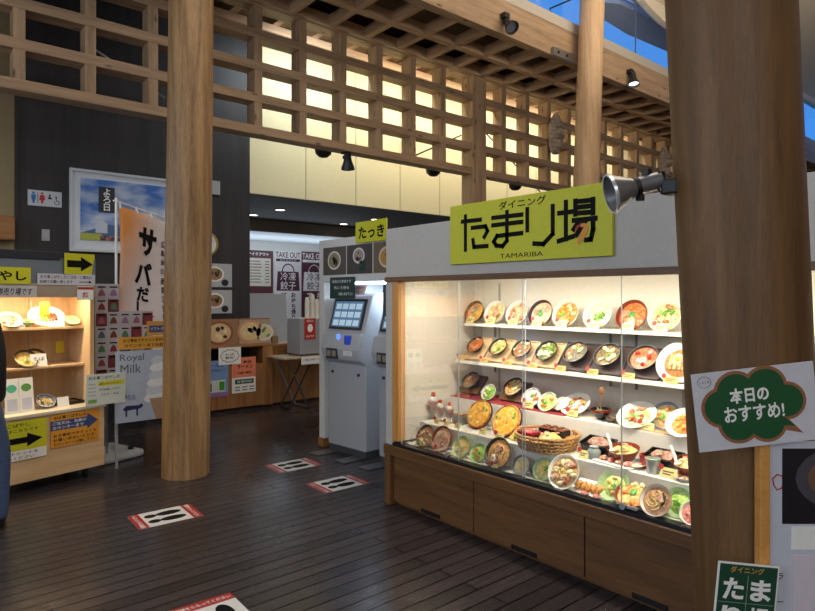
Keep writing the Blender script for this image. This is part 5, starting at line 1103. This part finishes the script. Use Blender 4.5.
# promotional table, product board, flag
pt = thing('promo_table', 'small table with thin grey legs behind noodle case', 'table', (1.8, 5.85, 0))
boxo('tabletop', flat(180, 182, 184), 1.42, 2.35, 5.66, 6.06, .66, .68, pt, bevel=.003)
for x in (1.50, 2.28):
    for y in (5.70, 6.02): MB().cyl((x, y, 0), (x, y, .66), .012, n=10).build('leg', GREYP, pt, world=True)
s_ = sheet('milk_poster', 'poster of white soft ice cream cone on the small table front', 'poster', FY((1.475, 5.645, .40)), .70, .62, flat(176, 188, 206, .45), .006)
MB().text('Royal', .20, .075, .135, .555, .0066).build('lettering', flat(84, 80, 84), s_); MB().text('Milk', .17, .075, .125, .465, .0066).build('lettering', flat(84, 80, 84), s_)
MB().text('Milk', .10, .05, .12, .215, .0066, shear=.25).build('script_lettering', flat(70, 90, 140), s_)
mb = MB()
for k in range(6): mb.ell(.385 - .008 * k, .22 + .062 * k, .155 - .021 * k, .055 - .004 * k, .0062 + .0006 * k, .0068 + .0006 * k, k % 2, None, 24, .25)
mb.build('printed_ice_cream', [flat(232, 234, 238), flat(206, 212, 222)], s_)
MB().prism([(.28, .19), (.50, .19), (.45, .0), (.34, .0)], .0062, .007).build('printed_cone', flat(176, 140, 110), s_)
MB().prism([(.07, .10), (.20, .11), (.23, .13), (.215, .155), (.19, .14), (.09, .145), (.06, .12)], .0062, .0068).bb(.08, .095, .05, .11, .0062, .0068).bb(.17, .185, .05, .11, .0062, .0068).build('printed_cow', flat(30, 46, 84), s_)
s_ = sheet('flavour_notice', 'orange notice with dark writing above the ice cream poster', 'notice', FY((1.50, 5.655, 1.035)), .62, .105, flat(214, 156, 54)); MB().text('お食事処でチケットをお買い求め下さい', .54, .032, .31, .075, .0048, bold=.015).text('カウンターまでお越し下さい', .48, .03, .29, .03, .0048, bold=.015).build('lettering', INK, s_)
s_ = sheet('arrow_notice', 'small orange card with blue arrow above the ice cream poster', 'notice', FY((1.74, 5.66, 1.145)), .36, .13, flat(206, 150, 70)); MB().prism([(.02, .03), (.24, .03), (.24, .01), (.33, .06), (.24, .11), (.24, .09), (.02, .09)], .0045, .0052).build('arrow', flat(58, 66, 120), s_); MB().text('ソフトクリーム', .2, .03, .13, .06, .0057, bold=.01).build('lettering', PAPER, s_)
pb = thing('flavour_board', 'board of small coloured flavour pictures in front of orange flag', 'menu board', (1.65, 6.0, .68))
boxo('board', flat(196, 190, 196, .5), 1.40, 1.60, 6.0, 6.015, .68, 1.61, pb); boxo('board', flat(190, 184, 190, .5), 1.60, 1.90, 6.0, 6.015, .68, 1.36, pb)
rnd = random.Random(12); cols = [(140, 50, 60), (160, 90, 110), (80, 100, 130), (80, 126, 96), (206, 196, 190), (120, 60, 40), (150, 110, 160), (190, 150, 60)]
for j in range(7):
    for i in range(5):
        if i > 1 and j > 4: continue
        x, z = 1.405 + .10 * i, .72 + .127 * j
        boxo('tile', flat(*[(188, 186, 192), (118, 44, 58)][(i * 3 + j) % 4 == 0]), x, x + .092, 5.996, 6.0, z, z + .115, pb)
        MB().prism([(x + .015, z + .02), (x + .078, z + .02), (x + .068, z + .06), (x + .0465, z + .085), (x + .025, z + .06)], -5.995, -5.993, 0, Mw).build('flavour_picture', flat(*cols[rnd.randrange(8)]), pb, world=True)
        MB().bb(x + .015, x + .078, 5.993, 5.996, z + .094, z + .106).build('flavour_name', INK, pb, world=True)
fl = thing('banner_flag', 'tall orange and white banner flag on a white pole', 'flag', (1.63, 6.21, 0))
MB().cyl((0, 0, .1), (0, 0, 2.43), .012, n=12).build('pole', PAPER, fl, smooth=True)
fd = Vector((.9, .43, 0)).normalized()
MB().tube([Vector((0, 0, 2.40)) - fd * .03, Vector((0, 0, 2.40)), fd * .64 + Vector((0, 0, 2.30))], .009).build('cross_bar', PAPER, fl, smooth=True)
def flagmat():
    m, nt, p = newmat('orange_white_cloth'); N = nt.nodes.new; L = nt.links.new
    tc = N('ShaderNodeTexCoord'); sp = N('ShaderNodeSeparateXYZ'); L(tc.outputs['Object'], sp.inputs[0])
    n = N('ShaderNodeTexNoise'); n.inputs['Scale'].default_value = 4; L(tc.outputs['Object'], n.inputs['Vector'])
    a = N('ShaderNodeMath'); a.operation = 'MULTIPLY_ADD'; a.inputs[1].default_value = -1.2; L(sp.outputs[0], a.inputs[0])
    b = N('ShaderNodeMath'); b.operation = 'MULTIPLY_ADD'; b.inputs[1].default_value = .42; b.inputs[2].default_value = -.40; L(sp.outputs[2], b.inputs[0]); L(b.outputs[0], a.inputs[2])
    c = N('ShaderNodeMath'); c.operation = 'MULTIPLY_ADD'; c.inputs[1].default_value = .25; L(n.outputs['Fac'], c.inputs[0]); L(a.outputs[0], c.inputs[2])
    cr = N('ShaderNodeValToRGB'); cr.color_ramp.elements[0].position = .08; cr.color_ramp.elements[0].color = C(224, 214, 216); cr.color_ramp.elements[1].position = .55; cr.color_ramp.elements[1].color = C(226, 150, 76)
    L(c.outputs[0], cr.inputs[0]); L(cr.outputs[0], p.inputs['Base Color']); p.inputs['Roughness'].default_value = .7
    return m
vs_ = []; fs = []; nx, nz = 14, 30
def flp(u, v, o=0): q = .60 * u + .03; return Vector((fd.x * q, fd.y * q, 2.355 - .085 * u - v * 1.75)) + Vector((fd.y, -fd.x, 0)) * (.018 * math.sin(5 * u + 3 * v) + .012 * math.sin(9 * v + 2 * u) + o)
for k in range(nz + 1):
    for i in range(nx + 1): vs_.append(flp(i / nx, k / nz))
for k in range(nz):
    for i in range(nx): b = k * (nx + 1) + i; fs.append((b, b + nx + 1, b + nx + 2, b + 1))
fo = MB().add(vs_, fs).build('cloth', flagmat(), fl, smooth=True); sm = fo.modifiers.new('thickness', 'SOLIDIFY'); sm.thickness = .003
for u in (.02, .33, .64, .97):
    a_ = flp(u, 0); b_ = Vector((fd.x * (.6 * u + .03), fd.y * (.6 * u + .03), 2.405 - .1 * u)); MB().tube([a_ - Vector((0, 0, .02)), b_], .010, 6).build('loop', PAPER, fl)
def onflag(body, u, v, w_, h_, m, name='lettering', bold=.04):
    vv, ff = glyphs(body, bold, 0); x0 = min(p[0] for p in vv); x1 = max(p[0] for p in vv); y0 = min(p[1] for p in vv); y1 = max(p[1] for p in vv)
    MB().add([flp(u + ((p[0] - x0) / (x1 - x0) - .5) * w_, v - ((p[1] - y0) / (y1 - y0) - .5) * h_, .006) for p in vv], ff).build(name, m, fl)
for c_, u, v, w_, h_ in (('サ', .56, .155, .42, .16), ('バ', .50, .335, .40, .13), ('だ', .50, .455, .28, .085), ('し', .46, .545, .20, .09)): onflag(c_, u, v, w_, h_, INK)
for i, c_ in enumerate('広島地域産業活性特別'): onflag(c_, .92, .14 + .054 * i, .075, .042, flat(60, 56, 70), 'small_lettering', .02)
onflag('麺', .60, .60, .24, .07, REDP, 'red_seal')
fbs = thing('flag_base', 'white plastic water base of the banner flag on the floor', 'flag base', (1.56, 6.12, 0), rotz=R(20))
MB().bb(-.21, .21, -.21, .21, 0, .07).build('tank', PAPER, fbs, bevel=.03); MB().lathe([(0, .07), (.05, .07), (.035, .13), (0, .13)], 18).build('socket', PAPER, fbs, smooth=True); MB().cyl((.12, -.12, .07), (.12, -.12, .09), .025).build('cap', BLACK, fbs)

# ================================================================ FLOOR STICKERS
def sticker(label, x, y, rz):
    t = thing('floor_sticker', label, 'floor sticker', (x, y, 0), rotz=R(rz), group='footprint stickers on the floor')
    MB().bb(-.21, .21, -.148, .148, .0003, .0012).build('sheet', flat(220, 218, 216, .4), t)
    for s in (-1, 1): MB().bb(s * .21, s * .142, -.148, .148, .0012, .0016).build('red_band', flat(170, 46, 44, .4), t)
    for s in (-1, 1):
        mb = MB(); mb.ell(.035, s * .058, .085, .040, .0012, .0018).ell(-.085, s * .055, .040, .033, .0012, .0018); mb.prism([(-.02, s * .03), (-.02, s * .082), (-.03, s * .078), (-.03, s * .034)], .0012, .0017)
        mb.build('footprint', INK, t)
    for s in (-1, 1): MB().text('間隔をたもってください', .27, .030, 0, 0, 0, 0, Matrix.Translation((s * .176, 0, .0019)) @ Matrix.Rotation(R(-90 if s > 0 else 90), 4, 'Z'), .015).build('lettering', PAPER, t)
sticker('red and white footprint sticker on floor in front of the golden pillar', 1.43, 4.25, -2)
sticker('red and white footprint sticker farther back, in front of the ticket machine', 2.73, 4.80, -1)
sticker('red and white footprint sticker beside the display case corner post', 2.735, 4.10, -1)
sticker('red and white footprint sticker nearest, cut by the bottom edge', 1.155, 2.74, 88)

# ================================================================ SIGNS ON THE NEAR PILLAR
s_ = sheet('bubble_sign', 'white sign with green speech bubble taped to the near brown pillar', 'sign', FC(camp(1.528, .728, 1.110), 6.5), .305, .195, flat(206, 206, 214, .5), .004)
br_ = [(.068, .105, .045), (.105, .140, .047), (.180, .145, .047), (.228, .105, .042), (.105, .062, .045), (.175, .056, .043), (.145, .10, .06)]
mb = MB()
for i, (x, y, r_) in enumerate(br_): mb.ell(x, y, r_ + .008, r_ + .006, .0042, .0046 + .00004 * i, 0)
mb.prism([(.215, .075), (.262, .02), (.175, .045)], .0042, .0047); mb.build('bubble_border', flat(150, 96, 62), s_)
mb = MB()
for i, (x, y, r_) in enumerate(br_): mb.ell(x, y, r_, r_ - .002, .0050, .0054 + .00004 * i, 0)
mb.prism([(.205, .078), (.245, .04), (.18, .05)], .0050, .0054); mb.build('bubble', flat(14, 80, 40), s_)
MB().text('本日の', .098, .038, .137, .130, .0060, bold=.035).build('lettering', PAPER, s_); MB().text('おすすめ!', .150, .040, .145, .085, .0060, bold=.025).build('lettering', PAPER, s_)
mb = MB(); mb.stroke([(.03 + .017 * math.cos(k * .42), .172 + .014 * math.sin(k * .42)) for k in range(16)], .0012, .0042, .0048); mb.build('stamp_ring', flat(90, 90, 96), s_); MB().text('たまり場', .024, .007, .03, .172, .0046).build('stamp_lettering', flat(90, 90, 96), s_)
s_ = sheet('small_sign', 'small dark green sign with white lettering low on near brown pillar', 'sign', FC(camp(1.53, .756, .626), -5.5), .152, .214, PAPER, .004)
MB().bb(.004, .148, .004, .210, .0042, .0048).build('green_field', flat(18, 66, 44), s_)
MB().text('ダイニング', .085, .016, .072, .198, .0052, bold=.02).build('small_lettering', flat(196, 150, 70), s_)
for c_, x, y in (('た', .042, .15), ('ま', .110, .15), ('り', .042, .08), ('場', .110, .08)): MB().text(c_, .052, .054, x, y, .0053, bold=.035).build('letter', PAPER, s_)
MB().bb(.0755, .0765, .01, .185, .0048, .0053).bb(.008, .144, .115, .116, .0048, .0053).build('grid_lines', flat(150, 170, 156), s_)
mbd = thing('menu_board', 'tall menu stand with wooden edge leaning by the near pillar', 'menu board', camp(1.548, 1.198, 0), M=FC((0, 0, 0)).to_3x3())
MB().bb(-.31, -.285, 0, 1.13, -.02, .008).build('frame', JAMB, mbd, bevel=.002); MB().bb(.285, .31, 0, 1.13, -.02, .008).build('frame', JAMB, mbd, bevel=.002)
MB().bb(-.285, .285, 0, 1.13, -.012, .002).build('white_sheet', flat(196, 200, 212, .6), mbd)
MB().bb(-.252, .28, .925, 1.115, .002, .004).build('dark_photo', flat(30, 28, 32, .35), mbd); MB().ell(-.02, 1.04, .20, .10, .0042, .0048).build('printed_bowl', flat(70, 66, 76), mbd); MB().ell(-.02, 1.04, .17, .08, .0049, .0055).build('printed_food', flat(110, 80, 60), mbd)
MB().bb(-.228, .28, .86, .918, .002, .0036).build('name_strip', PAPER, mbd); MB().text('石焼ビビンバ', .34, .045, .0, .889, .0042, bold=.03).build('lettering', INK, mbd)
MB().bb(-.226, .28, .35, .845, .002, .0034).build('pink_sheet', flat(210, 200, 210), mbd)
MB().vtext('ラーメン', .016, -.257, .80, .0026, bold=.01, gap=4).build('handwriting', INK, mbd)
mb = MB(); mb.stroke([(-.262 + .012 * math.cos(k * .9) * (1 + .3 * (k % 2)), 1.03 + .02 * math.sin(k * .9)) for k in range(8)], .003, .0022, .003); mb.build('drawn_flower', REDP, mbd)

# ================================================================ PERSON AT THE LEFT EDGE
def skin(name, pts, edges, mat, parent, root=0, sub=2):
    me = bpy.data.meshes.new(name); me.from_pydata([p[:3] for p in pts], edges, []); me.materials.append(mat)
    o = bpy.data.objects.new(name, me); COL.objects.link(o); o.parent = parent; MW[o] = MW.get(parent, Matrix())
    m = o.modifiers.new('skin', 'SKIN'); m.use_smooth_shade = True
    for i, p in enumerate(pts):
        v = me.skin_vertices[0].data[i]; v.radius = (p[3], p[4] if len(p) > 4 else p[3]); v.use_root = i == root
    s = o.modifiers.new('sub', 'SUBSURF'); s.levels = sub; s.render_levels = sub
    return o
pc = camp(3.88, -2.855, 0)
pn = thing('person', 'person in dark jacket and blue jeans standing at the left picture edge', 'person', pc, rotz=R(-18))
SK = flat(206, 160, 130, .5); JEAN = food((52, 70, 104), (70, 90, 126), 140); JAC = flat(24, 24, 28, .75)
arm = lambda s: [(s * .17, 0, 1.35, .045), (s * .21, -.04, 1.08, .042), (s * .205, .05, .80, .03), (s * .20, .08, .74, .026, .036), (s * .20, .095, .685, .02, .036)]
b = [(0, 0, .92, .13, .09), (0, 0, 1.08, .105, .075), (0, 0, 1.26, .12, .08), (0, 0, 1.37, .07, .055), (0, .01, 1.46, .05), (0, .03, 1.55, .072, .085), (0, .03, 1.63, .07, .085)]
e = [(i, i + 1) for i in range(6)]
for s in (-1, 1):
    k = len(b); b += arm(s); e += [(3, k)] + [(k + i, k + i + 1) for i in range(4)]
    k = len(b); b += [(s * .11, 0, .86, .088), (s * .205, .02, .48, .058), (s * .21, -.01, .10, .04), (s * .21, .08, .045, .035)]; e += [(0, k)] + [(k + i, k + i + 1) for i in range(3)]
body = skin('body', b, e, SK, pn)
for s in (-1, 1):
    for q in range(4): skin('finger', [(s * .20, .08 + .016 * q, .70 - .004 * q, .009), (s * .198, .092 + .016 * q, .64, .008), (s * .188, .092 + .015 * q, .605 + .004 * abs(q - 1.5), .007)], [(0, 1), (1, 2)], SK, pn, sub=1)
    skin('thumb', [(s * .19, .08, .74, .011), (s * .175, .125, .705, .010), (s * .17, .135, .67, .008)], [(0, 1), (1, 2)], SK, pn, sub=1)
    MB().ball((s * .032, .113, 1.575), .011, 0, None, 10).build('eye', flat(240, 238, 232, .2), pn, smooth=True); MB().ball((s * .032, .122, 1.575), .005, 0, None, 8).build('iris', INK, pn, smooth=True)
    MB().ball((s * .078, .02, 1.56), .026, 0, None, 10, (.4, .8, 1.2)).build('ear', SK, pn, smooth=True)
MB().ball((0, .125, 1.55), .016, 0, None, 10, (.8, 1.1, 1.5)).build('nose', SK, pn, smooth=True); MB().ball((0, .108, 1.51), .022, 0, None, 10, (1.1, .5, .3)).build('mouth', flat(170, 90, 86), pn, smooth=True)
MB().ball((0, .012, 1.625), .098, 0, None, 20, (.92, 1.05, .85)).build('hair', INK, pn, smooth=True)
jk = [(0, 0, .79, .195, .145), (0, 0, 1.06, .18, .135), (0, 0, 1.27, .19, .135), (0, 0, 1.43, .085, .075)]; je = [(0, 1), (1, 2), (2, 3)]
for s in (-1, 1):
    k = len(jk); jk += [(s * .17, 0, 1.36, .085), (s * .215, -.05, 1.08, .066), (s * .205, .03, .80, .055)]; je += [(2, k), (k, k + 1), (k + 1, k + 2)]
skin('jacket', jk, je, JAC, pn)
tr = [(0, 0, .92, .165, .115)]; te = []
for s in (-1, 1):
    k = len(tr); tr += [(s * .13, 0, .80, .12), (s * .205, .02, .48, .094), (s * .21, -.01, .10, .074), (s * .21, -.01, .05, .072)]; te += [(0, k), (k, k + 1), (k + 1, k + 2), (k + 2, k + 3)]
skin('trousers', tr, te, JEAN, pn)
for s in (-1, 1): MB().ball((s * .21, .05, .04), .05, 0, None, 16, (.9, 2.6, .8)).build('shoe', BLACK, pn, smooth=True)
